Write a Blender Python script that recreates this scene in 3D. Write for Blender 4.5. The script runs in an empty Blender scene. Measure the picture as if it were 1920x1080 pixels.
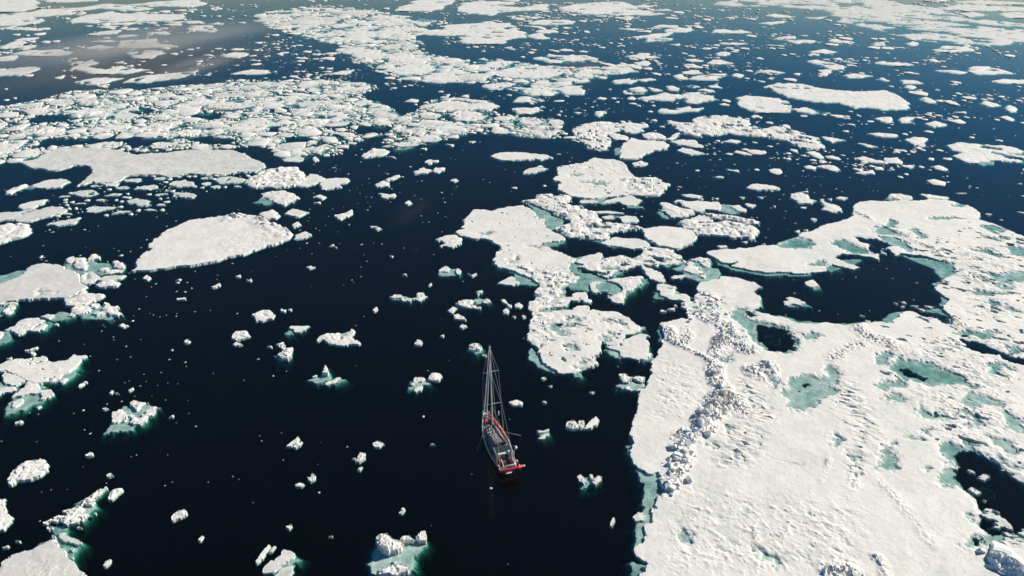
import bpy, math, random
import numpy as np

# ------------------------------------------------------------------ camera, sky, sun, exposure
scene = bpy.context.scene
C = scene.collection
CAM_Z, PITCH, FPX = 78.0, math.radians(29.5), 1371.0
cam_data = bpy.data.cameras.new("camera")
cam = bpy.data.objects.new("camera", cam_data)
C.objects.link(cam)
cam.location = (0, 0, CAM_Z)
cam.rotation_euler = (math.pi / 2 - PITCH, 0, 0)
cam_data.sensor_width = 36.0
cam_data.lens = 36.0 * FPX / 1920.0
cam_data.clip_start = 0.5
cam_data.clip_end = 40000.0
scene.camera = cam

SUN_EL, SUN_AZ = math.radians(31), math.radians(62)      # azimuth measured from +Y towards +X
world = bpy.data.worlds.new("World")
scene.world = world
world.use_nodes = True
wn, wl = world.node_tree.nodes, world.node_tree.links
sky = wn.new("ShaderNodeTexSky")
sky.sky_type = 'NISHITA'
sky.sun_disc = False
sky.sun_elevation = SUN_EL
sky.sun_rotation = SUN_AZ
sky.air_density = 1.0
sky.dust_density = 0.0
sky.ozone_density = 4.5
sky_sat = wn.new("ShaderNodeHueSaturation")
sky_sat.inputs["Saturation"].default_value = 1.5
sky_sat.inputs["Hue"].default_value = 0.493
wl.new(sky.outputs[0], sky_sat.inputs["Color"])
wl.new(sky_sat.outputs[0], wn["Background"].inputs[0])
wn["Background"].inputs[1].default_value = 0.05

sun_data = bpy.data.lights.new("sun", 'SUN')
sun_data.energy = 4.9
sun_data.angle = math.radians(0.53)
sun_data.color = (1.0, 0.92, 0.79)
sun = bpy.data.objects.new("sun", sun_data)
C.objects.link(sun)
sun.location = (150, 80, 120)
sun.rotation_euler = (math.pi / 2 - SUN_EL, 0, math.pi - SUN_AZ)

scene.view_settings.view_transform = 'Standard'
scene.view_settings.look = 'None'
scene.view_settings.gamma = 1.0
scene.view_settings.use_curve_mapping = False
scene.view_settings.exposure = 0.42
scene.render.engine = 'CYCLES'
cy = scene.cycles
cy.max_bounces = 8
cy.transparent_max_bounces = 16
cy.volume_bounces = 0
cy.use_denoising = True

# ------------------------------------------------------------------ helpers
rng = random.Random(11)
nprs = np.random.RandomState(5)
SP, CP = math.sin(PITCH), math.cos(PITCH)


def ground(px, py, z=0.0):
    """A pixel of the 1920x1080 photograph -> the point it shows at height z."""
    a, b = px - 960.0, 540.0 - py
    dx, dy, dz = a, FPX * CP + b * SP, -FPX * SP + b * CP
    t = (z - CAM_Z) / dz
    return (dx * t, dy * t, z)


def project(x, y, z=0.0):
    dy, dz = y, z - CAM_Z
    depth = dy * CP - dz * SP
    up = dy * SP + dz * CP
    return 960 + FPX * x / depth, 540 - FPX * up / depth


TILES = dict(A=(0, 180, 4), B=(480, 180, 4), C=(960, 180, 4), D=(1440, 180, 4), E=(0, 440, 4), F=(480, 440, 4),
             G=(840, 360, 4), H=(1200, 360, 4), I=(1440, 360, 4), J=(960, 540, 4), K=(1440, 600, 4), L=(1160, 780, 3.6),
             M=(1440, 800, 3.856), N=(0, 640, 4.909), O=(0, 840, 4.5), P=(300, 780, 3.6), Q=(640, 780, 3.6),
             R=(1160, 540, 4.153), T=(640, 0, 3), Y=(1280, 0, 3), S=(1000, 90, 4.8), U=(1140, 0, 4.8), V=(760, 0, 4.8),
             W=(380, 0, 4.8), X=(0, 0, 4.8), Z=(0, 0, 1), Q2=(560, 670, 6.4), A2=(300, 140, 4), M2=(1780, 900, 6))


def pix(s):
    """'E:0,380 50,355' -> list of photograph pixels (a tile key may change mid-way)."""
    out, key = [], 'Z'
    for tok in s.replace(':', ': ').split():
        if tok.endswith(':'):
            key = tok[:-1]
            continue
        u, v = tok.split(',')
        ox, oy, k = TILES[key]
        out.append((ox + float(u) / k, oy + float(v) / k))
    return out


def poly(s):
    return np.array([ground(x, y)[:2] for x, y in pix(s)])


def polys(s):
    """several polygons separated by ';' sharing the tile key of the first one"""
    key, rest = s.split(':', 1)
    return [key + ':' + p for p in rest.split(';') if p.strip()]


def sdf(P, X, Y):
    """signed distance (positive inside) of points to polygon P"""
    x, y = X.ravel(), Y.ravel()
    best = np.full(x.shape, 1e18)
    inside = np.zeros(x.shape, bool)
    n = len(P)
    for i in range(n):
        ax, ay = P[i]
        bx, by = P[(i + 1) % n]
        ex, ey = bx - ax, by - ay
        L = ex * ex + ey * ey + 1e-12
        wx, wy = x - ax, y - ay
        t = np.clip((wx * ex + wy * ey) / L, 0, 1)
        d = (wx - t * ex) ** 2 + (wy - t * ey) ** 2
        np.minimum(best, d, out=best)
        if ay != by:
            c = ((ay > y) != (by > y)) & (x < (bx - ax) * (y - ay) / (by - ay) + ax)
            inside ^= c
    d = np.sqrt(best)
    return np.where(inside, d, -d).reshape(X.shape)


def seg_dist(P, X, Y):
    best = np.full(X.shape, 1e18)
    for i in range(len(P) - 1):
        ax, ay = P[i]
        ex, ey = P[i + 1][0] - ax, P[i + 1][1] - ay
        t = np.clip(((X - ax) * ex + (Y - ay) * ey) / (ex * ex + ey * ey + 1e-12), 0, 1)
        best = np.minimum(best, (X - ax - t * ex) ** 2 + (Y - ay - t * ey) ** 2)
    return np.sqrt(best)


TAB = nprs.rand(256, 256)
TABX = nprs.rand(256, 256)
TABY = nprs.rand(256, 256)
TABZ = nprs.rand(256, 256)


def vnoise(x, y):
    xi, yi = np.floor(x).astype(int), np.floor(y).astype(int)
    fx, fy = x - xi, y - yi
    fx, fy = fx * fx * (3 - 2 * fx), fy * fy * (3 - 2 * fy)
    a, b = TAB[xi & 255, yi & 255], TAB[(xi + 1) & 255, yi & 255]
    c, d = TAB[xi & 255, (yi + 1) & 255], TAB[(xi + 1) & 255, (yi + 1) & 255]
    return (a + (b - a) * fx) * (1 - fy) + (c + (d - c) * fx) * fy - 0.5


def fbm(x, y, o=4, g=0.55):
    s, a, out = 1.0, 1.0, 0
    for i in range(o):
        out = out + a * vnoise(x * s + 17.3 * i, y * s - 9.1 * i)
        s *= 2.03
        a *= g
    return out


def blocks(x, y, seed=0):
    """tumbled-block relief: every cell a tilted facet with its own height, 0..1"""
    xi, yi = np.floor(x).astype(int), np.floor(y).astype(int)
    bd = np.full(x.shape, 9.0)
    out = np.zeros(x.shape)
    for i in (-1, 0, 1):
        for j in (-1, 0, 1):
            cx, cy = xi + i, yi + j
            a, b = (cx + seed * 31) & 255, (cy + seed * 57) & 255
            px, py = cx + TABX[a, b], cy + TABY[a, b]
            d = np.abs(x - px) + np.abs(y - py) * 1.1 + 0.25 * np.hypot(x - px, y - py)
            h = TABZ[a, b] + ((x - px) * (TABX[b, a] - .5) + (y - py) * (TABY[b, a] - .5)) * 1.3
            m = d < bd
            out = np.where(m, h, out)
            bd = np.where(m, d, bd)
    return out - 0.25 * np.clip(bd - 0.45, 0, 1)


def mesh_np(name, V, F):
    """mesh from numpy verts (n,3) and quads/tris (m,k)"""
    me = bpy.data.meshes.new(name)
    k = F.shape[1]
    me.vertices.add(len(V))
    me.vertices.foreach_set("co", np.asarray(V, np.float32).ravel())
    me.loops.add(F.size)
    me.loops.foreach_set("vertex_index", F.astype(np.int32).ravel())
    me.polygons.add(len(F))
    me.polygons.foreach_set("loop_start", np.arange(0, F.size, k, dtype=np.int32))
    me.update(calc_edges=True)
    me.validate()
    return me


def smooth(me, on=True):
    me.polygons.foreach_set("use_smooth", np.full(len(me.polygons), on))


def link(name, me, mat, parent=None):
    o = bpy.data.objects.new(name, me)
    C.objects.link(o)
    if mat is not None and len(me.materials) == 0:
        me.materials.append(mat)
    if parent is not None:
        o.parent = parent
    return o


def tag(o, label=None, cat=None, group=None, kind=None):
    if label: o["label"] = label
    if cat: o["category"] = cat
    if group: o["group"] = group
    if kind: o["kind"] = kind
    return o


# ------------------------------------------------------------------ materials
def mat(name):
    m = bpy.data.materials.new(name)
    m.use_nodes = True
    return m, m.node_tree.nodes, m.node_tree.links, m.node_tree.nodes["Principled BSDF"]


def plain(name, col, rough=0.5, metal=0.0, vary=0.12, scale=6.0):
    m, n, l, b = mat(name)
    tc = n.new("ShaderNodeTexCoord")
    nz = n.new("ShaderNodeTexNoise")
    nz.inputs["Scale"].default_value = scale
    nz.inputs["Detail"].default_value = 4
    l.new(tc.outputs["Object"], nz.inputs["Vector"])
    mx = n.new("ShaderNodeMix")
    mx.data_type = 'RGBA'
    mx.inputs["A"].default_value = (*[c * (1 - vary) for c in col], 1)
    mx.inputs["B"].default_value = (*[min(1, c * (1 + vary)) for c in col], 1)
    l.new(nz.outputs["Fac"], mx.inputs["Factor"])
    l.new(mx.outputs["Result"], b.inputs["Base Color"])
    b.inputs["Roughness"].default_value = rough
    b.inputs["Metallic"].default_value = metal
    return m


def snow_material(name, c0, c1, bump_scale, bump, wet=True):
    m, n, l, b = mat(name)
    geo = n.new("ShaderNodeNewGeometry")
    n1 = n.new("ShaderNodeTexNoise")
    n1.inputs["Scale"].default_value = 0.22
    n1.inputs["Detail"].default_value = 6
    n1.inputs["Roughness"].default_value = 0.65
    l.new(geo.outputs["Position"], n1.inputs["Vector"])
    mr = n.new("ShaderNodeMapRange")
    mr.inputs["From Min"].default_value = 0.35
    mr.inputs["From Max"].default_value = 0.65
    l.new(n1.outputs["Fac"], mr.inputs["Value"])
    mx = n.new("ShaderNodeMix")
    mx.data_type = 'RGBA'
    mx.inputs["A"].default_value = (*c0, 1)
    mx.inputs["B"].default_value = (*c1, 1)
    l.new(mr.outputs["Result"], mx.inputs["Factor"])
    # ice soaked by the sea: glassy and blue-green near and below the water line
    sep = n.new("ShaderNodeSeparateXYZ")
    l.new(geo.outputs["Position"], sep.inputs[0])
    n3 = n.new("ShaderNodeTexNoise")
    n3.inputs["Scale"].default_value = 1.3
    n3.inputs["Detail"].default_value = 3
    l.new(geo.outputs["Position"], n3.inputs["Vector"])
    ad = n.new("ShaderNodeMath")
    ad.operation = 'MULTIPLY_ADD'
    ad.inputs[1].default_value = -0.22
    l.new(n3.outputs["Fac"], ad.inputs[0])
    l.new(sep.outputs["Z"], ad.inputs[2])
    wz = n.new("ShaderNodeMapRange")
    wz.inputs["From Min"].default_value = -0.06
    wz.inputs["From Max"].default_value = 0.10
    l.new(ad.outputs[0], wz.inputs["Value"])
    mw = n.new("ShaderNodeMix")
    mw.data_type = 'RGBA'
    n5 = n.new("ShaderNodeTexNoise")
    n5.inputs["Scale"].default_value = 0.7
    n5.inputs["Detail"].default_value = 5
    n5.inputs["Roughness"].default_value = 0.7
    l.new(geo.outputs["Position"], n5.inputs["Vector"])
    mb = n.new("ShaderNodeMix")
    mb.data_type = 'RGBA'
    mb.inputs["A"].default_value = (0.36, 0.41, 0.385, 1)
    mb.inputs["B"].default_value = (0.72, 0.76, 0.72, 1)
    mq = n.new("ShaderNodeMapRange")
    mq.inputs["From Min"].default_value = 0.36
    mq.inputs["From Max"].default_value = 0.62
    l.new(n5.outputs["Fac"], mq.inputs["Value"])
    l.new(mq.outputs["Result"], mb.inputs["Factor"])
    l.new(mb.outputs["Result"], mw.inputs["A"])
    l.new(wz.outputs["Result"], mw.inputs["Factor"])
    l.new(mx.outputs["Result"], mw.inputs["B"])
    l.new(mw.outputs["Result"], b.inputs["Base Color"])
    b.inputs["Roughness"].default_value = 0.65
    b.inputs["Specular IOR Level"].default_value = 0.25
    n2 = n.new("ShaderNodeTexNoise")
    n2.inputs["Scale"].default_value = bump_scale
    n2.inputs["Detail"].default_value = 6
    n2.inputs["Roughness"].default_value = 0.62
    l.new(geo.outputs["Position"], n2.inputs["Vector"])
    bp = n.new("ShaderNodeBump")
    bp.inputs["Strength"].default_value = bump
    bp.inputs["Distance"].default_value = 0.25
    l.new(n2.outputs["Fac"], bp.inputs["Height"])
    l.new(bp.outputs["Normal"], b.inputs["Normal"])
    return m


M_SNOW = snow_material("snow_ice", (0.70, 0.68, 0.645), (0.83, 0.80, 0.755), 3.6, 0.33)
M_GREY = snow_material("grey_wet_ice", (0.57, 0.56, 0.535), (0.72, 0.70, 0.665), 4.5, 0.2)
M_BLOCK = snow_material("glacial_block_ice", (0.76, 0.77, 0.77), (0.85, 0.83, 0.80), 3.0, 0.4)


def water_surface(name, volume, bump_d):
    m, n, l, b = mat(name)
    n.remove(b)
    out = n["Material Output"]
    geo = n.new("ShaderNodeNewGeometry")
    fr = n.new("ShaderNodeFresnel")
    fr.inputs["IOR"].default_value = 1.333
    gl = n.new("ShaderNodeBsdfGlossy")
    gl.inputs["Roughness"].default_value = 0.05
    gl.inputs["Color"].default_value = (1, 1, 1, 1)
    tr = n.new("ShaderNodeBsdfTransparent")
    inv = n.new("ShaderNodeMath")
    inv.operation = 'SUBTRACT'
    inv.inputs[0].default_value = 1.0
    l.new(geo.outputs["Backfacing"], inv.inputs[1])
    mul = n.new("ShaderNodeMath")
    mul.operation = 'MULTIPLY'
    l.new(fr.outputs[0], mul.inputs[0])
    l.new(inv.outputs[0], mul.inputs[1])
    mx = n.new("ShaderNodeMixShader")
    l.new(mul.outputs[0], mx.inputs[0])
    l.new(tr.outputs[0], mx.inputs[1])
    l.new(gl.outputs[0], mx.inputs[2])
    l.new(mx.outputs[0], out.inputs["Surface"])
    n1 = n.new("ShaderNodeTexNoise")
    n1.inputs["Scale"].default_value = 0.35
    n1.inputs["Detail"].default_value = 5
    l.new(geo.outputs["Position"], n1.inputs["Vector"])
    bp = n.new("ShaderNodeBump")
    bp.inputs["Strength"].default_value = 1.0
    bp.inputs["Distance"].default_value = bump_d
    l.new(n1.outputs["Fac"], bp.inputs["Height"])
    l.new(bp.outputs["Normal"], gl.inputs["Normal"])
    l.new(bp.outputs["Normal"], fr.inputs["Normal"])
    if volume:
        va = n.new("ShaderNodeVolumeAbsorption")
        va.inputs["Color"].default_value = (0.48, 0.74, 0.71, 1)
        va.inputs["Density"].default_value = 3.9
        l.new(va.outputs[0], out.inputs["Volume"])
    return m


M_WATER = water_surface("sea_water", True, 0.02)
M_POND = water_surface("melt_water", False, 0.01)

# ------------------------------------------------------------------ the sea: a closed body of water over a dark bed
R_SEA = 15000.0
V = np.array([(x, y, z) for z in (-30.0, 0.0) for x, y in ((-R_SEA, -R_SEA), (R_SEA, -R_SEA), (R_SEA, R_SEA), (-R_SEA, R_SEA))])
F = np.array([(0, 3, 2, 1), (4, 5, 6, 7), (0, 1, 5, 4), (1, 2, 6, 5), (2, 3, 7, 6), (3, 0, 4, 7)])
tag(link("sea_water", mesh_np("sea_water", V, F), M_WATER), "dark calm polar sea between the ice floes", kind="structure")
R2 = R_SEA * 0.99
V = np.array([(-R2, -R2, -28.0), (R2, -R2, -28.0), (R2, R2, -28.0), (-R2, R2, -28.0)])
tag(link("sea_bed", mesh_np("sea_bed", V, np.array([(0, 1, 2, 3)])), plain("sea_bed", (0.01, 0.014, 0.018), 0.9)), kind="structure")

# ------------------------------------------------------------------ floes
def span_res(y, near=1.0):
    """grid step that suits the distance"""
    d = math.hypot(y, CAM_Z)
    dx = d / 731.0 * near
    return dx, dx * min(2.4, max(1.0, 0.55 * d / CAM_Z))


GRIDS = {}
ALL_TOPS = []          # (outline, bounding circle) of all traced ice, for the scattered pieces to stay clear of
LAND = []              # landmarks for the labels of small pieces


def top_height(X, Y, d, Hh, rub, cell, dist, seed, edge=0.05):
    prof = 1 - np.exp(-np.clip(d, 0, None) / edge)
    rel = Hh * (0.9 + 0.3 * fbm(X / 9.0 + seed, Y / 9.0, 3)) + min(.05, .15 * Hh) * fbm(X / 0.8, Y / 0.8 + seed, 3)
    if rub > 0:
        rel = rel + rub * (0.9 * blocks(X / cell, Y / cell, seed) + 0.45 * blocks(X / cell * 2.1 + 3.3, Y / cell * 2.1, seed + 1)) * np.clip(d / (cell * .5), 0.15, 1)
    return np.clip(rel, 0.12, None) * prof


def build_floe(name, tops, shelf=(), ponds=(), H=0.45, rub=0.0, cell=1.4, ridges=(), fields=(), slope=2.2, near=1.1,
               material=None, parts=True, warp=1.0, seed=None, link_it=True, min_cells=12, pit=None, flush=0.22):
    """one heightfield mesh: ice above the water line, its submerged ledges, ponds and holes"""
    seed = rng.randrange(200) if seed is None else seed
    tops = [(poly(t) if isinstance(t, str) else t) for t in tops]
    rub = rub * .62
    hs = [v * .46 for v in (H if isinstance(H, (list, tuple)) else [H] * len(tops))]
    shelf = [((poly(s[0]) if isinstance(s[0], str) else s[0]), s[1] * .27) for s in shelf]
    ponds = [((poly(s[0]) if isinstance(s[0], str) else s[0]), s[1]) for s in ponds]
    every = np.vstack(tops + [s[0] for s in shelf])
    lo, hi = every.min(0), every.max(0)
    mid = (lo + hi) / 2
    dist = math.hypot(math.hypot(*mid), CAM_Z)
    slope = slope * 2.6
    D = (1.7 if dist < 220 else 1.0) if shelf else .15
    dx, dy = span_res(max(lo[1], 60.0) * .65 + mid[1] * .35, near)
    size = hi - lo
    dx, dy = min(dx, size[0] / min_cells), min(dy, size[1] / min_cells)
    pad = min(D / slope + 0.4, 2.5) + (1.3 if shelf else 0)
    xs = np.arange(lo[0] - pad, hi[0] + pad + dx, dx)
    ys = np.arange(lo[1] - pad, hi[1] + pad + dy, dy)
    X, Y = np.meshgrid(xs, ys, indexing='ij')
    amp = warp * min(0.0042 * dist, 0.10 * min(size))
    wl_ = max(amp * 4.5, 0.4)
    wx = amp * 1.5 * fbm(X / wl_ + seed * 3.1, Y / wl_, 5, .66)
    wy = amp * 1.5 * fbm(X / wl_ + 77, Y / wl_ + seed * 1.7, 4, .6)
    wf = wl_ / 5.5
    wx = wx + .42 * amp * fbm(X / wf + 31, Y / wf + seed, 2, .7)
    wy = wy + .42 * amp * fbm(X / wf - 13, Y / wf + 5 * seed, 2, .7)
    XW, YW = X + wx, Y + wy
    h = np.full(X.shape, -9.0)
    dtop = np.full(X.shape, -1e9)
    XO, YO = X.copy(), Y.copy()
    for P, Hh in zip(tops, hs):
        plo, phi = P.min(0) - pad - 2, P.max(0) + pad + 2
        i0, i1 = np.searchsorted(xs, (plo[0], phi[0]))
        j0, j1 = np.searchsorted(ys, (plo[1], phi[1]))
        sl = (slice(i0, i1), slice(j0, j1))
        d = sdf(P, XW[sl], YW[sl])
        ht = np.where(d > 0, top_height(X[sl], Y[sl], d, Hh, rub, cell, dist, seed), -0.05 + slope * d)
        ht = np.where(ht < -.2, -9.0, ht)
        # pull the vertices nearest to the outline onto it, so that the ice edge is a clean line and not stairs
        gx_, gy_ = np.gradient(d, dx, dy)
        gn = np.hypot(gx_, gy_) + 1e-6
        gx_, gy_ = gx_ / gn, gy_ / gn
        near_ = np.abs(d / gn) < .5 * (np.abs(gx_) * dx + np.abs(gy_) * dy)
        mv = near_ & (ht > h[sl] - .05) & (gn > .3) & (gn < 3)
        ht = np.where(mv, np.maximum(top_height(X[sl], Y[sl], np.full(d.shape, .25), Hh, rub, cell, dist, seed), .05), ht)
        XO[sl] = np.where(mv, X[sl] - gx_ * d / gn, XO[sl])
        YO[sl] = np.where(mv, Y[sl] - gy_ * d / gn, YO[sl])
        h[sl] = np.maximum(h[sl], ht)
        dtop[sl] = np.maximum(dtop[sl], d)
    hsh = np.full(X.shape, -9.0)
    for P, dep in shelf:
        d = sdf(P, XW, YW)
        nz = fbm(X / 2.2 + seed, Y / 2.2, 3) * 0.35 * dep * 1.6
        hshelf = np.where(d > 0, -dep + nz, -dep + nz + d * 1.25)
        hsh = np.maximum(hsh, hshelf)
        h = np.maximum(h, hshelf)
    for P, rad, amp_, cl in ridges:
        P = poly(P) if isinstance(P, str) else P
        d = seg_dist(P, X, Y)
        w = np.clip(1 - d / rad, 0, 1) ** 0.8 * np.clip(.75 + 1.3 * fbm(X / 4.5 + seed, Y / 4.5, 2), 0.05, 1.15)
        bl = blocks(X / cl, Y / cl, seed + 2) + 0.5 * blocks(X / cl * 2 + 9, Y / cl * 2, seed + 3)
        h = np.where((w > 0) & (h > 0.05), h + amp_ * w * np.clip(bl, -.1, 2), h)
    for P, amp_, cl, ang, st in fields:
        amp_ = amp_ * (.85 if amp_ > .27 else 1.25)
        P = poly(P) if isinstance(P, str) else P
        d = sdf(P, X, Y)
        w = np.clip(d / 4.0, 0, 1)
        ca, sa = math.cos(ang), math.sin(ang)
        U_, V_ = (X * ca + Y * sa) / (cl * st), (-X * sa + Y * ca) / cl
        if amp_ > .36:
            bl = blocks(U_, V_, seed + 4) - 0.45
        else:       # wind-carved snow: sparse crusts and pits
            q1 = fbm(U_ * 1.3 + seed, V_ * 1.3, 4, .65)
            q2 = fbm(U_ * 3.6 + 5, V_ * 3.6 + seed, 3, .6)
            bl = 1.0 * np.clip(q1 - .16, 0, .5) - 1.5 * np.clip(-q1 - .3, 0, .5) + .7 * np.clip(q2 - .15, -.05, .5)
        h = np.where((w > 0) & (h > 0.05), np.maximum(h + amp_ * w * bl, 0.08), h)
    if pit is not None:      # rotten spots melted through to the sea, thr = how many, pw = how wide
        for thr, pw, PP in pit:
            nn_ = fbm((X * .88 - Y * .48) / (pw * 1.9) + seed * 1.9, (X * .48 + Y * .88) / pw + 7, 3, .55)
            ww = thr if PP is None else thr + np.clip(-sdf(poly(PP), X, Y) * .15, 0, 2)
            h = np.where((h > 0) & (nn_ < -ww), np.minimum(h, -.06 + (nn_ + ww) * 1.6), h)
    for P, kind in ponds:
        plo, phi = P.min(0) - 3, P.max(0) + 3
        i0, i1 = np.searchsorted(xs, (plo[0], phi[0]))
        j0, j1 = np.searchsorted(ys, (plo[1], phi[1]))
        sl = (slice(i0, i1), slice(j0, j1))
        d = sdf(P, X[sl] + (1.3 if kind == 'h' else 2.0) * wx[sl], Y[sl] + (1.3 if kind == 'h' else 2.0) * wy[sl])
        dep, stp = dict(t=(0.075, 0.35), g=(0.16, 0.7), h=(5.0, 0.9))[kind]
        dep = dep * (1 + 0.7 * fbm(X[sl] / 3 + seed, Y[sl] / 3, 2))
        bed = -dep * (1 - np.exp(-np.clip(d, 0, None) / stp)) - 0.02
        hh = h[sl]
        h[sl] = np.where(d > 0, np.minimum(hh, bed), np.where(hh > 0, np.minimum(hh, 0.05 + np.clip(-d, 0, None) * flush), hh))
    keep = h > -D
    if ponds:
        keep |= (h > -5.9) & (dtop > -.1)
    q = keep[:-1, :-1] | keep[1:, :-1] | keep[1:, 1:] | keep[:-1, 1:]
    h = np.where(keep, h, np.where(hsh > -D - 1.9, np.maximum(hsh, -D - .1), -.25 if shelf or not ponds else np.maximum(h, -D - .1)))
    h = np.maximum(h, -6.0)
    use = np.zeros(h.shape, bool)
    use[:-1, :-1] |= q; use[1:, :-1] |= q; use[1:, 1:] |= q; use[:-1, 1:] |= q
    idx = np.full(h.shape, -1)
    idx[use] = np.arange(use.sum())
    org = np.array([mid[0], mid[1], 0.0])
    Vv = np.stack([XO[use], YO[use], h[use]], 1) - org
    I_, J_ = np.nonzero(q)
    Fv = np.stack([idx[I_, J_], idx[I_ + 1, J_], idx[I_ + 1, J_ + 1], idx[I_, J_ + 1]], 1)
    GRID = (xs, ys, h)
    if not link_it:
        return Vv + org, Fv
    me = mesh_np(name, Vv, Fv)
    smooth(me)
    me.set_sharp_from_angle(angle=math.radians(32))
    o = link(name, me, material or M_SNOW)
    o.location = org
    GRIDS[o.name] = GRID
    if parts:
        n = 0
        for P, kind in ponds:
            ext = P.max(0) - P.min(0)
            if kind == 'h' or not parts or min(ext) < 0.9:
                continue
            c = P.mean(0)
            Q = c + (P - c) * (1 + 0.9 / (0.5 * ext.mean() + .9))
            pm = bpy.data.meshes.new("melt_pond")
            pm.from_pydata([(x - org[0], y - org[1], 0.03) for x, y in Q], [], [list(range(len(Q)))])
            pm.update()
            p = link("melt_pond", pm, M_POND, o)
            n += 1
    return o


def floe(label, tops, group=None, name="ice_floe", cat="ice floe", **kw):
    tops = [tops] if isinstance(tops, str) else tops
    o = build_floe(name, tops, **kw)
    tag(o, label, cat, group)
    for t in tops:
        P = poly(t)
        ALL_TOPS.append((P, P.mean(0), np.hypot(*(P - P.mean(0)).T).max()))
    for s in kw.get('shelf', ()):
        P = poly(s[0])
        ALL_TOPS.append((P, P.mean(0), np.hypot(*(P - P.mean(0)).T).max()))
    return o

# ------------------------------------------------------------------ the vast cracked sheet on the right
SHEET = ("H: 495,465 560,442 650,430 700,430 800,425 900,410 1005,402 1060,375 1120,355 1180,340 I: 240,318 300,308 400,272 500,235 620,200 650,188 638,160 634,112 "
         "690,75 720,65 870,70 1000,65 1080,72 1200,60 1320,62 1400,82 1500,102 1570,140 1592,180 1580,212 1700,240 1780,280 1850,310 1920,340 "
         "Z: 1990,470 2080,540 2120,700 2120,900 2040,1130 1700,1150 1204,1150 L: 160,1080 190,1010 150,975 110,940 92,900 130,870 182,868 176,820 168,770 190,730 "
         "245,715 222,665 213,635 285,645 278,600 290,540 322,510 298,470 277,430 302,400 262,370 210,385 150,360 110,310 80,270 90,200 74,110 95,20 "
         "R: 130,980 150,900 185,790 260,680 265,580 300,490 345,410 340,330 345,288 400,262 470,240 532,240 530,180 488,150 545,108 580,112 590,60 605,10 "
         "H: 420,730 460,680 580,660 620,635 740,650 850,680 895,715 860,740 890,790 880,860 862,890 960,925 1080,958 1200,975 1300,990 1430,990 "
         "I: 600,1000 800,985 880,985 960,950 1010,905 1060,895 1200,950 1280,955 1330,1000 1400,1000 1390,940 1320,880 1350,800 1290,760 1235,735 1310,690 1350,620 1390,600 1340,525 1250,500 "
         "1100,475 1000,470 960,488 900,420 850,430 880,465 830,460 830,512 760,490 640,468 560,470 500,492 600,540 690,575 640,582 490,550 440,572 438,600 250,612 100,608 0,603 "
         "H: 800,590 690,560 740,522 700,535 620,530 560,500")
sheet_ponds = [(s, 't') for s in polys(
    "I:1050,280 1110,285 1190,330 1160,348 1090,320;780,280 860,258 940,290 1030,328 900,325 810,310;830,330 960,350 1040,380 1085,450 1020,442 940,400 860,350;"
    "1220,205 1260,185 1360,190 1480,205 1380,208 1270,212;1380,95 1430,85 1500,100 1470,110 1390,107;1665,635 1700,618 1860,603 1930,603 1960,650 1830,692 1760,680") + polys(
    "R:870,190 940,160 1005,172 1020,240 1060,290 1100,395 1145,445 1100,432 1030,390 990,345 930,300 880,235") + polys(
    "K:130,490 200,440 300,430 420,440 430,345 500,370 570,405 510,430 490,510 520,540 500,570 400,600 400,660 340,690 260,700 150,660 180,630 90,570 150,550;"
    "790,330 830,245 900,265 950,250 955,290 910,300 900,340 830,350;790,500 900,470 980,445 1030,480 1030,520 950,520 830,530;860,570 940,545 1000,610 960,635 910,600;"
    "1095,670 1120,640 1200,690 1245,720 1200,735 1110,720;455,900 485,858 535,900 520,925 465,925;1500,630 1520,565 1620,600 1770,610 1770,640 1600,640 1540,660 1530,700;"
    "1440,690 1530,700 1590,770 1560,815 1490,790 1500,750;1720,690 1800,680 1880,760 1940,800 1940,870 1830,800 1740,740;1660,900 1760,895 1810,910 1780,980 1700,950;1040,870 1110,862 1115,890 1050,893") + polys(
    "M:750,275 810,210 820,160 870,156 912,190 890,222 897,285 870,302 800,287;440,92 465,53 518,95 500,127 445,127;1415,105 1480,110 1515,150 1500,180 1420,160") + polys(
    "L:930,870 962,873 1062,940 1052,972 980,977;395,760 440,750 500,800 480,860 455,850 420,800;690,95 730,85 795,105 720,132;608,188 660,205 650,225 620,218;1555,265 1590,262 1592,300 1560,300") + polys(
    "R:778,540 810,525 848,520 825,560 790,570;1165,720 1230,720 1240,750 1200,770")]
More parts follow.
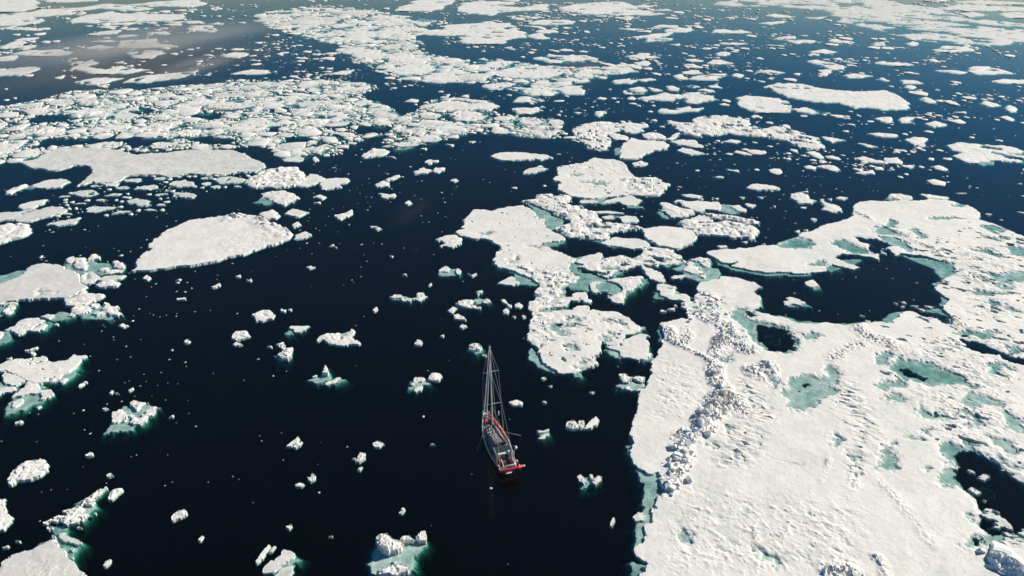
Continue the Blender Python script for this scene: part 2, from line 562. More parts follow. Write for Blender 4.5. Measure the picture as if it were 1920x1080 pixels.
sheet_ponds += [(s, 'g') for s in polys(
    "H:1010,400 1120,352 1180,350 1300,370 1320,400 1280,430 1120,422;1280,540 1380,522 1400,560 1290,562") + polys(
    "I:880,215 920,208 968,225 940,264 890,245;470,370 560,362 600,390 740,430 740,462 640,462 570,440;1615,270 1680,250 1730,270 1800,300 1700,310 1630,290;1600,330 1680,340 1740,365 1660,357;"
    "1720,325 1810,340 1790,354 1730,345;1780,400 1940,420 1940,490 1800,470;1510,430 1600,423 1780,470 1750,492 1620,462;1700,710 1760,690 1855,710 1840,737 1740,732;1570,745 1700,750 1820,780 1700,787 1600,775;"
    "1580,820 1680,815 1757,840 1740,862 1640,837;1800,862 1840,870 1885,905 1830,902;1240,500 1345,520 1395,600 1350,640 1300,650 1270,570") + polys(
    "K:880,370 1000,308 1100,320 1220,320 1330,370 1420,420 1470,460 1530,490 1480,500 1280,512 1180,490 1130,462 1040,462 960,400;1650,320 1700,320 1790,350 1740,402 1670,397;"
    "1370,110 1460,100 1560,78 1640,75 1730,100 1600,132 1480,137;1760,170 1850,200 1930,250 1860,262;1360,700 1400,693 1412,715 1370,722;1180,832 1210,830 1222,852 1190,857;225,98 300,88 380,120 290,142;1745,965 1800,960 1810,990 1760,1000") + polys(
    "M:1240,385 1310,300 1280,220 1262,150 1330,143 1420,150 1520,190 1640,270 1740,335 1851,430 2060,560 2060,860 1850,860 1700,860 1600,870 1450,860 1418,850 1440,812 1575,800 1500,740 1462,690 1530,635 1470,540 1390,465 1290,437;"
    "1110,298 1155,298 1152,332 1110,327;590,210 625,205 625,250 590,248;590,335 625,335 625,365 590,362;1620,215 1680,225 1851,290 1851,330 1700,260;905,115 940,110 940,140 910,142") + polys(
    "R:1035,250 1160,282 1290,300 1372,372 1400,470 1300,505 1190,500 1130,460 1095,400 1060,310")]
sheet_ponds += [(s, 'h') for s in polys(
    "I:640,335 760,350 860,368 960,410 860,412 700,385;760,398 880,408 840,462 770,470;1215,900 1290,900 1365,935 1355,985 1290,985 1240,940") + polys(
    "K:250,500 300,488 338,508 290,522;200,540 235,540 225,555;1002,370 1050,363 1130,400 1197,430 1180,452 1060,422;1460,150 1560,168 1700,230 1830,290 1930,285 1940,340 1820,332 1700,262 1500,217;1450,120 1500,118 1510,136 1460,136") + polys(
    "M:1325,300 1362,190 1440,175 1540,212 1660,285 1740,330 1851,420 2050,600 2050,800 1851,795 1700,775 1620,795 1545,740 1495,690 1540,640 1515,590 1465,520 1400,430 1375,400 1345,340;1522,815 1575,818 1572,865 1522,862") + polys(
    "R:1072,292 1160,300 1290,315 1350,372 1372,470 1290,490 1190,485 1140,440 1105,392;1008,192 1040,178 1055,212 1020,222")]

sheet = floe("vast cracked white ice sheet with turquoise ponds filling the right side", SHEET, H=0.5, near=1.0, slope=1.6, pit=[(.42, 1.2, 'K: 700,-300 2000,-1000 2000,1100 1200,900 900,400'), (.42, 1.5, 'I: 1300,380 2000,300 2000,1100 1400,1000')], warp=0.85, seed=21, ponds=sheet_ponds,
             shelf=[(s, d) for s, d in ((polys("L:110,340 150,362 282,375 305,480 312,520 285,640 245,720 175,750 180,870 95,885 118,740 158,640 188,560 180,470 128,410")[0], 0.4),
                    ("R: 300,330 345,290 345,400 310,400", 0.55), ("L: 60,180 80,130 95,300 60,250", 0.6), ("L: 90,980 180,1000 170,1080 90,1080", 0.7),
                    ("I: 1000,480 1250,508 1342,522 1392,600 1350,645 1300,640 1240,570 1130,530", 0.42), ("I: 830,988 930,895 1012,890 1022,945 980,990", 0.45),
                    ("I: 1200,868 1385,890 1445,990 1380,1005 1250,945", 0.5), ("I: 0,915 120,930 260,960 480,985 700,975 820,965 800,1010 400,1010 0,960", 0.6),
                    ("I: 440,560 560,500 700,500 640,545 470,600", 0.55), ("I: 1240,690 1300,660 1330,700 1260,735", 0.45), ("I: 1290,770 1350,775 1350,850 1310,860", 0.5),
                    ("H: 500,465 690,560 800,590 1000,610 1300,608 1250,625 950,625 760,600 600,545", 0.5), ("H: 870,780 905,780 900,850 880,860", 0.45))],
             ridges=[("L: 605,25 565,95 500,135 440,150 425,205 405,255 430,300 370,340 420,385 360,440 395,485 310,500", 2.2, 0.5, 0.55),
                     ("R: 770,285 830,330 900,370 960,430 1000,470", 2.8, 0.6, 0.6), ("R: 800,400 770,520 745,640 765,740 830,805 740,880 700,960 640,1060", 2.0, 0.75, 0.6),
                     ("R: 720,990 800,950 880,900 900,880 960,960", 2.4, 0.8, 0.7), ("R: 1040,650 1100,680 1170,690 1165,620", 2.2, 0.8, 0.8),
                     ("R: 640,240 740,285 780,330", 1.2, 0.4, 0.5), ("R: 350,330 400,330 410,400 480,460 530,400 545,310", 1.6, 0.35, 0.45), ("R: 380,410 500,470 620,520 720,570", 0.8, 0.35, 0.4),
                     ("I: 640,155 720,180 800,230 900,270 1000,310 1060,350 1150,395 1250,440 1310,490 1390,590", 1.2, 0.26, 0.45),
                     ("I: 1420,610 1520,635 1650,655", 1.8, 0.5, 0.6), ("I: 1380,980 1450,1020 1560,1060", 2.0, 0.4, 0.5),
                     ("K: 690,70 760,130 860,160 960,220 1100,260", 2.4, 0.28, 0.5), ("K: 480,290 560,250 640,200 690,180", 1.8, 0.25, 0.45),
                     ("M: 720,330 830,430 900,500 960,560 1020,640 1090,720 1180,850", 1.3, 0.12, 0.35), ("M: 620,360 630,420 600,520", 1.2, 0.2, 0.4), ("M: 780,950 830,1000 850,1080", 1.0, 0.5, 0.7),
                     ("M: 430,1050 520,1045 600,1060", 1.6, 0.5, 0.6), ("R: 280,700 420,760 560,800 690,900", 0.35, -.1, 0.5), ("L: 960,250 1050,300 1200,330 1290,400 1350,420", 0.3, -.08, 0.5), ("L: 1420,300 1380,400 1350,450", 0.6, 0.22, 0.35), ("L: 920,760 930,860 940,990 920,1080", 0.6, 0.25, 0.4)],
             fields=[("R: 590,20 700,30 820,60 880,120 760,200 620,240 530,235 500,150 560,105", 0.9, 1.3, 0.4, 1.0),
                     ("K: 420,560 560,420 660,440 780,620 900,900 960,1060 820,1040 700,860 560,700 440,700", 0.55, 0.65, -0.55, 2.2),
                     ("R: 880,680 1000,640 1200,900 1290,1080 1000,1080 900,900", 0.5, 0.6, -0.5, 2.0),
                     ("L: 690,20 900,20 1050,130 960,360 700,400 560,300 640,160", 0.45, 0.75, -0.5, 1.8),
                     ("L: 1380,0 1728,0 1728,330 1560,560 1480,300 1560,120", 0.45, 0.7, -0.6, 2.0),
                     ("L: 300,520 420,540 460,640 330,720 290,640", 0.4, 0.8, 0.2, 1.3), ("L: 440,420 1728,560 1728,1150 200,1150 260,740", 0.2, 1.1, -0.55, 1.8),
                     ("K: 1000,100 1920,0 1920,1080 1200,1000 1000,560", 0.26, 1.1, -0.5, 2.0), ("I: 1300,400 1920,360 1920,1000 1450,1000", 0.26, 1.2, -0.45, 2.2),
                     ("R: 280,480 700,600 720,900 560,1080 150,1080", 0.2, 1.0, -0.5, 1.8)])
LAND.append(("the cracked white sheet", (1420, 800), 300))

# raised blocks thrown up on the sheet (parts of it) are added further down

# ------------------------------------------------------------------ floes of the middle
floe("large hook-shaped white floe whose broad head points towards the sailboat's mast",
     "G: 60,305 120,290 105,265 130,210 160,165 200,145 260,130 330,145 400,125 470,110 560,105 600,130 650,160 700,210 740,260 790,300 850,340 865,360 820,375 760,380 700,385 690,405 760,420 790,440 "
     "850,455 900,480 940,500 920,530 890,560 905,590 960,620 985,650 930,680 890,690 880,740 850,785 910,800 960,765 1010,745 1040,790 1075,812 1040,838 990,818 920,822 890,835 880,862 830,872 760,880 680,895 640,905 "
     "590,890 600,830 660,790 655,730 680,690 650,670 580,630 500,600 400,560 350,510 360,460 400,440 380,400 340,370 280,360 190,350 110,330",
     H=0.55, seed=33, pit=[(.58, .8, None)], shelf=[("G: 480,590 560,620 660,660 700,700 660,695 540,690 500,650", 0.4), ("G: 880,680 1000,615 1180,640 1330,700 1300,745 1150,742 940,730", 0.45),
                             ("G: 590,92 650,92 760,160 870,210 860,265 770,280 720,220 650,160", 0.32), ("G: 880,560 940,500 1000,500 970,580 900,600", 0.4), ("G: 690,385 860,350 870,385 740,412", 0.5), ("G: 640,905 880,875 900,910 640,930", 0.35),
                             ("G: 350,480 400,560 500,600 600,650 560,650 420,590 340,530", 0.5)],
     ponds=[("G: 230,318 280,300 350,298 350,320 270,330", 't'), ("G: 445,525 500,490 540,480 530,500 470,528", 't'), ("G: 585,420 640,408 685,412 660,425", 'g'), ("G: 820,760 880,700 880,740 850,790 810,800", 't')],
     fields=[("G: 360,450 640,560 900,560 1000,650 900,900 600,900 640,700 350,520", 0.6, 1.0, 0.3, 1.3)])
floe("rounded white floe pocked with grey melt holes just beyond the sailboat",
     "J: 180,190 300,190 410,170 500,145 580,150 580,180 680,180 770,180 860,215 930,265 968,295 920,340 850,370 810,400 800,430 740,432 700,400 680,390 660,450 640,490 600,540 620,575 540,600 490,620 420,640 360,640 "
     "300,600 250,560 230,500 200,460 150,420 120,370 140,330 130,290 150,240", H=0.6, seed=14, pit=[(.5, .8, None)],
     shelf=[("J: 150,450 130,520 200,590 330,645 260,560 195,490", 0.3), ("J: 940,280 1000,290 1000,320 930,335", 0.35), ("J: 170,170 410,165 410,200 180,205", 0.35), ("J: 470,620 510,650 500,670 460,655", 0.4)],
     ponds=[("J: 262,320 310,275 370,290 400,330 445,372 400,378 330,352", 't'), ("J: 325,262 365,268 372,290 335,288", 'h'), ("J: 412,225 445,225 445,245 415,245", 'g'), ("J: 465,230 500,230 500,248 468,248", 'g'),
            ("J: 372,285 420,272 475,290 450,308 390,300", 'g'), ("J: 485,535 545,530 545,560 490,562", 't'), ("J: 475,590 520,585 520,622 480,620", 't'), ("J: 685,385 720,328 745,338 722,390", 't'),
            ("J: 178,428 245,418 230,455 190,455", 't'), ("J: 810,262 850,262 850,284 815,284", 'g'), ("J: 412,432 450,430 450,465 418,465", 'g'), ("J: 650,245 690,245 690,262 655,260", 'g'), ("J: 715,255 738,255 738,270 716,270", 'g')],
     fields=[("J: 130,180 400,170 360,400 150,480 110,350", 0.5, 1.0, 0.3, 1.2)])
floe("smooth white slab with a teal skirt tucked against the pocked round floe",
     "J: 690,455 745,440 800,440 830,400 900,380 960,355 1022,360 1000,390 1035,430 1030,490 990,530 900,535 820,530 800,490 750,470", H=0.5, seed=5,
     shelf=[("J: 690,460 800,490 815,535 740,500", 0.35), ("J: 1035,430 1050,535 960,542 1020,490", 0.3)])
floe("jumbled rubble floe beyond the neck of the hook-shaped floe",
     "G: 550,75 600,60 660,60 680,30 750,20 780,40 840,25 915,45 910,75 900,95 990,105 1040,140 1100,150 1160,210 1150,240 1200,225 1290,235 1350,245 1470,270 1400,280 1320,285 1230,300 1200,320 1190,350 1100,365 "
     "1020,350 900,345 830,310 790,285 830,270 910,240 940,230 860,200 760,150 700,110 650,90", H=0.5, rub=0.55, cell=1.5, seed=40, pit=[(.3, 1.6, None)], shelf=[("G: 1010,345 1200,320 1200,355 1100,372", 0.3)], ponds=[("G: 1240,300 1280,285 1300,310 1260,322", 't')])
floe("oval white floe on the near side of the dark pool in the hook",
     "G: 1145,385 1200,360 1280,345 1400,360 1500,375 1520,400 1470,425 1380,430 1300,410 1200,402", H=0.45, shelf=[("G: 1140,385 1300,410 1310,420 1190,410", 0.35)])
floe("clean five-sided white slab to the right of the rubble floe",
     "G: 1440,290 1530,275 1640,265 1780,275 1850,285 1860,345 1820,390 1740,435 1650,420 1560,390 1500,345", H=0.6, seed=3)
floe("thin white sliver of ice beyond the rubble floe", "G: 1095,148 1200,144 1322,158 1280,166 1110,161", H=0.35)
floe("tapered pale floe between the sliver and the clean five-sided slab", "G: 1270,195 1340,180 1410,190 1430,215 1370,237 1300,227", H=0.4, shelf=[("G: 1200,165 1300,175 1300,195 1220,190", 0.5)])
floe("small flat floe at the left tip of the tapered pale floe", "G: 1150,185 1230,180 1245,200 1180,207", H=0.35)
floe("ragged chain of white floes below the clean five-sided slab",
     "G: 975,570 1060,545 1150,510 1290,480 1390,500 1450,470 1480,430 1560,420 1680,440 1740,490 1760,520 1700,540 1560,548 1440,550 1370,570 1330,590 1290,575 1250,610 1200,645 1150,620 1090,590 1000,590", H=0.45, rub=0.3, cell=1.6, seed=9, pit=[(.3, 1.5, None)],
     shelf=[("G: 930,500 1010,480 1000,600 1180,640 1000,620 900,590", 0.42), ("G: 1480,545 1760,522 1740,545 1560,556", 0.35), ("G: 1200,560 1300,540 1330,600 1240,640", 0.45)],
     ponds=[("G: 1310,500 1360,485 1400,500 1350,515", 'g'), ("G: 1180,570 1260,550 1270,580 1210,590", 'g')])
floe("pointed white floe reaching left from the ragged chain", "G: 960,540 1000,500 1080,470 1140,464 1162,490 1100,530 1020,548", H=0.4)
floe("small bone-shaped white floe by the teal shallow", "G: 1450,550 1500,570 1590,600 1620,660 1600,682 1540,660 1480,612", H=0.45, shelf=[("G: 1440,545 1480,560 1500,620 1460,600", 0.35)])
floe("white floe with a turquoise hollow beside the sheet's rubble corner", "G: 1540,700 1600,692 1690,710 1680,740 1760,770 1830,800 1780,822 1690,812 1590,772", H=0.4,
     ponds=[("G: 1645,732 1690,735 1765,775 1700,778", 't')], shelf=[("G: 1530,740 1590,770 1640,800 1560,790", 0.5)])
floe("ragged white floe over a broad grey ledge inside the hook", "G: 1190,670 1280,650 1450,640 1460,680 1400,730 1330,752 1330,800 1340,832 1270,838 1200,800 1190,780 1300,750 1320,710 1260,690", H=0.4, rub=0.25, cell=1.2,
     shelf=[("G: 1180,700 1330,720 1400,735 1330,790 1200,760", 0.45), ("G: 1440,640 1500,660 1440,720 1390,735", 0.5)])
floe("C-shaped rim of white ice on the grey ledge", "G: 1060,700 1100,668 1150,680 1105,702 1112,730 1132,757 1080,752", H=0.4)
floe("small white floe at the waist of the hook-shaped floe", "G: 378,685 440,650 480,635 500,665 545,690 490,697 430,697", H=0.35)
floe("two-tiered white floe crossed by a dark teal crack in the centre",
     "C: 340,550 430,520 530,510 610,460 680,475 780,485 860,520 870,560 930,610 1080,620 1110,650 1158,665 1130,720 1080,745 980,750 870,745 780,760 600,770 450,755 380,730 345,700 370,655 320,640 340,600", H=0.65, seed=12, pit=[(.55, 1.0, None)],
     ponds=[("C: 495,647 620,640 745,648 700,656 560,657", 't'), ("C: 430,590 520,585 510,600 440,605", 't')], shelf=[("C: 310,620 350,590 370,655 320,650", 0.3), ("C: 500,770 680,765 690,805 510,805", 0.35)],
     fields=[("C: 800,600 1160,600 1160,760 800,760", 0.7, 1.5, 0.3, 1.2), ("C: 340,500 860,470 860,620 340,640", 0.25, 1.2, -0.5, 2.2)])
floe("low white floe hugging the near edge of the two-tiered floe", "C: 680,805 780,768 890,755 980,790 940,820 860,822 780,802", H=0.4, shelf=[("C: 860,815 970,825 970,842 880,838", 0.4)])
floe("thin spit of ice below the two-tiered floe's left end", "C: 510,790 600,782 640,795 600,806 520,806", H=0.35)
floe("long narrow white floe alone beyond the hook, dark water all round", "Z: 920,293 935,288 960,286 1000,288 1025,291 1034,295 1020,299 980,299 940,301", H=0.5, slope=1.2)
floe("three-lobed pale floe just in front of the long narrow floe", "C: 80,575 130,545 190,540 195,522 208,525 205,540 262,550 180,570 120,584", H=0.35)
floe("white floe with a rubble crown and smooth drooping tongue", "C: 460,270 500,230 560,210 640,195 700,195 780,200 830,245 830,260 720,280 700,310 740,330 700,400 620,410 560,390 520,350 480,320", H=0.55, rub=0.4, cell=1.6, seed=8, pit=[(.3, 1.6, None)])
floe("small white floe right of the drooping tongue", "C: 730,295 780,282 870,310 842,332 770,332", H=0.45, rub=.3)
floe("flat pieces frozen together right of the rubble crown", "C: 800,210 870,205 1012,212 1000,230 960,245 990,260 900,280 850,265", H=0.4, rub=0.3)
floe("boot-shaped white floe with turquoise ice at its left side", "C: 810,470 820,400 860,340 900,310 950,330 1080,335 1140,345 1162,380 1140,400 1060,405 1000,430 970,465 880,478", H=0.6, seed=19, shelf=[("C: 765,390 835,378 822,435 770,442", 0.25)])
floe("lumpy white floe behind the boot-shaped floe", "C: 980,290 1060,280 1130,295 1152,320 1060,332 1000,312", H=0.5, rub=0.5)
floe("smooth lens-shaped white floe right of the boot-shaped floe", "C: 1180,345 1280,328 1370,335 1440,375 1380,386 1290,366", H=0.4)
floe("small pointed floe in front of the lens-shaped floe", "C: 1240,415 1290,393 1400,415 1437,432 1330,444", H=0.4)
floe("knobbly little floe between the boot-shaped and two-tiered floes", "C: 910,510 960,490 1016,510 980,526 920,530", H=0.4, rub=0.4)
floe("broad rubble floe with a smooth right shoulder in the upper middle",
     "C: 1170,215 1200,195 1280,200 1370,205 1360,172 1440,150 1600,150 1700,160 1760,190 1770,225 1860,240 1920,250 D: 130,215 200,260 330,310 390,350 402,395 330,406 240,386 140,342 0,312 C: 1880,306 1750,296 1600,282 1500,302 1400,302 1260,280 1240,240",
     H=0.45, rub=0.5, cell=2.0, seed=27, pit=[(.26, 2.2, None)], shelf=[("C: 1220,205 1360,210 1350,235 1230,225", 0.25)])
floe("grey-topped floe with a ledge beside the clean five-sided slab", "H: 135,95 180,82 230,110 300,125 390,145 392,166 330,182 230,190 200,160 170,140", H=0.55, rub=0.4, cell=1.6, shelf=[("H: 145,120 200,180 230,190 170,190 140,160", 0.35)])
floe("oblong white slab trailing a green tail and grey knob", ["H: 330,75 400,72 580,78 622,125 600,137 480,130 430,152 360,122 322,95", "H: 710,112 740,97 787,130 780,152 738,150", "H: 265,70 290,57 317,70 300,83"], H=[0.5, 0.45, 0.5],
     shelf=[("H: 590,90 700,95 745,130 785,152 680,158 600,142", 0.28)])
floe("bulky heaped rubble floe right of the clean five-sided slab", "H: 265,235 330,215 410,212 430,245 520,240 560,235 640,220 700,235 760,240 850,260 892,300 850,352 820,364 780,337 690,347 600,327 530,322 430,322 400,282 330,267",
     H=0.6, rub=0.7, cell=1.8, seed=31, slope=1.5)
floe("string of broken blocks beyond the bulky heaped rubble floe", "H: 455,155 530,160 600,172 700,180 780,198 885,225 880,246 800,237 700,217 640,207 560,197 480,182", H=0.3, rub=0.9, cell=1.7, seed=32)
floe("flat wedge floe left of the string of broken blocks", "H: 380,205 440,180 520,195 547,220 490,230 430,224", H=0.45)
floe("turquoise shallow floe studded with white pads at the sheet's upper left corner",
     ["H: 358,505 440,490 515,500 517,517 430,517", "H: 308,582 360,555 430,560 487,600 400,612 330,602", "H: 438,622 480,613 477,642", "H: 450,537 490,520 517,550 480,562", "H: 237,640 280,627 332,640 320,660 255,657", "H: 325,540 360,520 385,535 350,552"], H=[.4, .45, .4, .45, .4, .4], rub=0.2,
     shelf=[("H: 228,567 290,545 330,520 360,500 470,490 520,505 522,560 560,568 612,630 580,662 450,672 340,642 300,600", 0.3)])
floe("little white floe pair with grey ledge alone in the dark lead", ["I: 120,822 145,822 200,795 228,808 290,838 230,850 180,842 130,845", "I: 140,798 170,791 205,797 160,808"], H=0.35, shelf=[("I: 120,845 200,800 322,856 220,862", 0.5)])
floe("small humped floe alone in the dark lead, beyond the pair", "I: 285,680 310,665 350,670 380,705 330,720 292,706", H=0.5, rub=.3, shelf=[("I: 300,670 360,680 402,722 340,728", 0.5)])

# ------------------------------------------------------------------ left half, open water
floe("half-moon shaped white slab alone on dark water, rubble on its far rim",
     "Z: 250,509 262,490 268,478 282,470 285,458 300,446 318,432 335,424 352,416 372,412 395,408 430,406 455,403 478,405 500,417 520,424 538,432 544,442 541,450 525,455 500,463 480,470 455,478 430,483 400,492 370,497 340,501 310,505 280,509",
     H=0.75, seed=2, slope=2.6, ridges=[("Z: 430,409 455,406 478,408 500,420 520,427 538,437", 3.5, 0.9, 1.3)], fields=[("Z: 400,440 540,420 540,455 400,490", 0.2, 0.9, 0.5, 1.6)])
LAND.append(("the half-moon slab", (400, 455), 150))
floe("wide grey-white floe cut by the left edge, left of the half-moon slab", "E: -160,400 0,380 50,355 150,325 200,305 230,255 290,228 345,218 450,230 520,265 580,310 612,370 605,412 570,455 500,482 340,489 200,497 0,512 -160,525", H=0.7, seed=6, material=M_GREY, slope=2.6,
     shelf=[("E: -60,330 0,310 150,265 235,255 205,305 60,352 0,382", 0.32)], ponds=[("E: 285,455 330,430 365,433 320,455 295,468", 'g')])
LAND.append(("the wide grey-white floe", (70, 530), 120))
floe("green underwater floe carrying five white knobs beside the wide grey-white floe",
     ["E: 490,215 520,175 555,170 545,205 510,225", "E: 560,215 565,185 620,180 650,190 640,215 655,240 625,265 590,255", "E: 690,165 720,148 745,165 740,190 710,195 688,185",
      "E: 835,205 880,195 925,225 930,250 880,260 855,250 850,220", "E: 740,262 760,255 800,270 790,282 745,280", "E: 815,290 850,270 912,272 905,290 860,295"], H=[.5, .7, .7, .7, .4, .35], rub=0.3, cell=.9,
     shelf=[("E: 465,225 490,195 560,185 680,180 740,215 850,215 885,240 915,265 830,287 700,292 570,297 520,265", 0.34)])
floe("small floe with a hollow in its top, below the five white knobs", "E: 598,315 640,290 690,283 745,310 762,325 720,347 690,367 650,370 613,347", H=0.45, ponds=[("E: 640,312 670,298 692,315 670,330", 'g')])
floe("flat grey shard pointing right, below the five white knobs", "E: 735,342 790,315 870,310 938,308 920,332 850,344 780,352", H=0.35, material=M_GREY)
floe("rough white lump in front of the flat grey shard", "E: 728,380 760,360 820,340 882,365 882,390 820,397 750,394", H=0.5, rub=0.4, cell=.9)
floe("tilted white floe touching the lower edge of the wide grey-white floe", "E: 478,500 520,480 580,460 600,430 642,423 642,445 740,448 772,455 757,482 700,507 640,527 560,540 500,532", H=0.5, rub=0.25, cell=1.0)
floe("cluster of white knobs on a green base left of the open water", ["E: 540,577 580,540 660,535 672,570 640,590 590,602", "E: 670,525 705,515 742,530 720,555 685,548", "E: 783,515 830,540 870,550 905,540 914,612 880,622 830,598 790,560", "E: 690,600 730,585 800,580 820,600 740,617"], H=[.5, .5, .65, .4], rub=0.3, cell=.9,
     shelf=[("E: 585,600 660,570 780,522 850,560 905,610 830,634 700,634 620,627", 0.35)])
floe("drowned green floe joining the knob cluster, white at both ends", ["E: 308,616 370,602 402,618 355,634", "E: 518,600 550,584 560,610 530,617"], H=[.35, .45], shelf=[("E: 308,617 380,600 470,573 545,590 556,612 500,627 420,642 350,634", 0.28)])
floe("twin-ridged cream floe at the left, below the drowned green floe", ["E: 103,732 130,670 200,635 310,625 338,645 280,690 230,728 150,754", "E: 232,735 290,700 330,665 337,690 290,727"], H=[.6, .45], rub=.2, cell=1.2, shelf=[("E: 280,690 365,640 370,690 300,725", 0.6)])
floe("white rind of ice over a green ledge at the left edge", ["E: 30,720 60,700 107,693 85,717 40,727", "E: -30,745 0,735 22,745 0,782 -30,780"], H=[.4, .4], shelf=[("E: -60,730 20,725 82,718 80,772 40,802 -60,835", 0.32)])
floe("small white lump on a green ledge near the left edge", ["E: -20,522 60,519 132,515 120,532 60,533 -20,534", "E: 22,587 60,540 112,545 117,570 70,592 40,602"], H=[.3, .55], rub=.3, cell=.8, shelf=[("E: -40,545 60,540 45,602 -40,610", 0.4)])
floe("rough white floe cut by the left edge, above the wide grey-white floe", "A: -60,980 0,985 60,963 150,958 212,963 242,1000 227,1032 170,1062 100,1082 60,1102 0,1112 -60,1120", H=0.6, rub=0.45, cell=1.5)
floe("star-shaped pinkish floe at the left with dark specks on top",
     "N: 10,212 40,190 170,170 340,150 440,180 457,215 600,180 640,170 720,122 802,158 740,212 690,252 600,312 560,352 470,387 400,387 350,382 310,362 250,342 220,332 120,300 30,280 10,252", H=0.6, seed=18, slope=1.8, pit=[(.5, .6, None)],
     shelf=[("N: 440,205 600,175 640,180 560,220 480,215", 0.3), ("N: 600,312 745,212 700,290 620,360 540,390 480,390", 0.35), ("N: 340,385 400,387 405,430 350,430", 0.35)], fields=[("N: 20,180 440,170 460,370 100,300", 0.3, 0.8, 0.4, 1.4), ("N: 440,200 700,170 600,320 440,380", 0.35, 0.9, -.5, 1.6)])
LAND.append(("the star-shaped floe", (80, 700), 90))
floe("cracked white plate tucked under the star-shaped floe", "N: 18,287 120,297 247,327 242,352 190,382 150,412 60,397 28,352", H=0.45, seed=4)
floe("cream wedge below the star-shaped floe", "N: 93,520 160,470 240,402 260,367 320,370 352,402 412,456 380,476 250,490 130,512", H=0.5, fields=[("N: 90,370 420,360 420,520 90,520", 0.2, .8, .4, 1.4)])
floe("drowned green floe with a white nose below the cream wedge", ["N: 398,466 470,468 514,505 440,542 393,548", "N: 128,562 200,540 237,570 170,612 115,622"], H=[.5, .35], shelf=[("N: 22,602 40,580 100,535 250,492 395,478 420,540 340,577 200,637 35,668", 0.3)])
floe("green-edged floe cut by the left edge below the star-shaped floe", "N: -60,440 0,430 140,425 152,460 60,482 -60,495", H=.35, shelf=[("N: -60,375 0,378 150,408 152,442 -60,442", 0.32)])
floe("diamond-shaped drowned green floe with white lumps at its corners",
     ["N: 1028,700 1040,663 1140,653 1163,685 1110,722 1070,747 1033,732", "N: 1213,600 1230,563 1275,550 1340,563 1362,575 1300,607 1265,647 1248,617", "N: 1223,737 1243,678 1270,712 1310,702 1380,620 1438,613 1420,647 1350,722 1295,767 1238,762", "N: 1180,680 1200,668 1218,685 1200,700", "N: 1128,737 1155,703 1160,740"],
     H=[.6, .6, .5, .3, .35], rub=.2, cell=.8, seed=7, shelf=[("N: 975,828 1030,770 1020,740 1110,640 1140,610 1230,615 1340,590 1385,610 1362,682 1300,772 1230,772 1200,802 1100,807", 0.3)], near=.8)
LAND.append(("the diamond-shaped green floe", (247, 780), 60))
floe("dome of coarse pale ice with a forked tip near the left edge", "O: 73,312 95,250 130,190 200,145 290,115 343,122 353,94 373,100 372,135 417,160 412,187 330,232 250,272 190,287 140,287 105,322", H=0.7, rub=0.4, cell=1.0, seed=10, slope=1.4, near=.8)
LAND.append(("the coarse dome", (55, 885), 50))
floe("narrow white floe cut by the left edge below the coarse dome", "O: -60,440 15,440 22,490 42,540 87,578 77,632 40,682 0,702 -60,710", H=0.6, rub=.2, near=.8)
floe("smooth grey-white point of a floe in the bottom left corner", "O: 0,1040 80,940 160,885 260,870 340,830 415,785 430,763 447,790 500,835 550,875 570,910 620,960 680,1030 715,1050 732,1090 740,1230 -220,1230 -220,1150", H=0.75, seed=16, material=M_GREY, slope=2.6, near=.8,
     shelf=[("O: 310,805 420,770 540,820 640,840 622,915 627,955 560,900 430,790", 0.5)], fields=[("O: 250,900 560,900 740,1200 100,1200", 0.22, .8, .9, 2.2)])
floe("wedge of tumbled ice with a green flank beyond the bottom left floe", ["O: 690,490 730,438 800,390 870,348 887,355 840,402 815,462 800,480 720,470", "O: 523,547 580,525 690,488 700,520 690,560 740,570 702,622 650,642 598,642 545,632 540,597 600,572 560,572"], H=[.55, .6], rub=.35, cell=.8, seed=11, near=.7,
     shelf=[("O: 580,522 640,460 720,432 700,490 650,510", 0.4), ("O: 690,500 810,465 802,500 750,547 690,545", 0.28), ("O: 680,600 745,550 742,575 700,625", 0.5)])
LAND.append(("the green-flanked wedge", (160, 950), 50))
floe("jagged bits trailing left of the green-flanked wedge", ["O: 433,622 470,590 530,583 542,612 490,627", "O: 368,642 430,603 420,627 385,652"], H=[.35, .3], rub=.4, cell=.5, near=.7)
floe("low grey plate over green shallows beside the bottom left floe", "O: 503,730 540,718 610,755 670,795 690,820 660,830 580,812 540,772", H=0.2, material=M_GREY, near=.7, shelf=[("O: 435,640 565,640 555,700 600,740 692,822 640,862 560,862 500,832 450,760", 0.7)])
floe("small serrated floe right of the green-flanked wedge", "O: 923,442 930,388 970,360 1027,340 1032,367 980,412 945,447", H=0.5, rub=.3, cell=.7, near=.7)
floe("flat oblong slab at the bottom edge, left of centre", "P: 688,1045 720,1003 800,958 840,910 880,913 917,940 880,977 820,1022 760,1062 703,1082", H=0.6, near=.7, slope=1.6, material=M_GREY, shelf=[("P: 910,940 940,960 880,1002 800,1045 760,1062 830,1010", 0.35)])
LAND.append(("the flat oblong slab", (520, 1055), 40))
floe("pale shelf of ice on the near side of the flat oblong slab", "P: 745,1100 765,1085 830,1030 912,1008 890,1067 860,1100", H=0.3, near=.7, material=M_GREY)
floe("long upright shard with a shaded side beside the flat oblong slab", "P: 648,990 680,940 735,872 747,885 720,927 690,972 665,997", H=0.6, near=.6, name="ice_chunk", cat="ice chunk")
floe("short shard right of the long upright shard", "P: 738,925 770,880 782,883 760,917", H=0.4, near=.6, name="ice_chunk", cat="ice chunk")
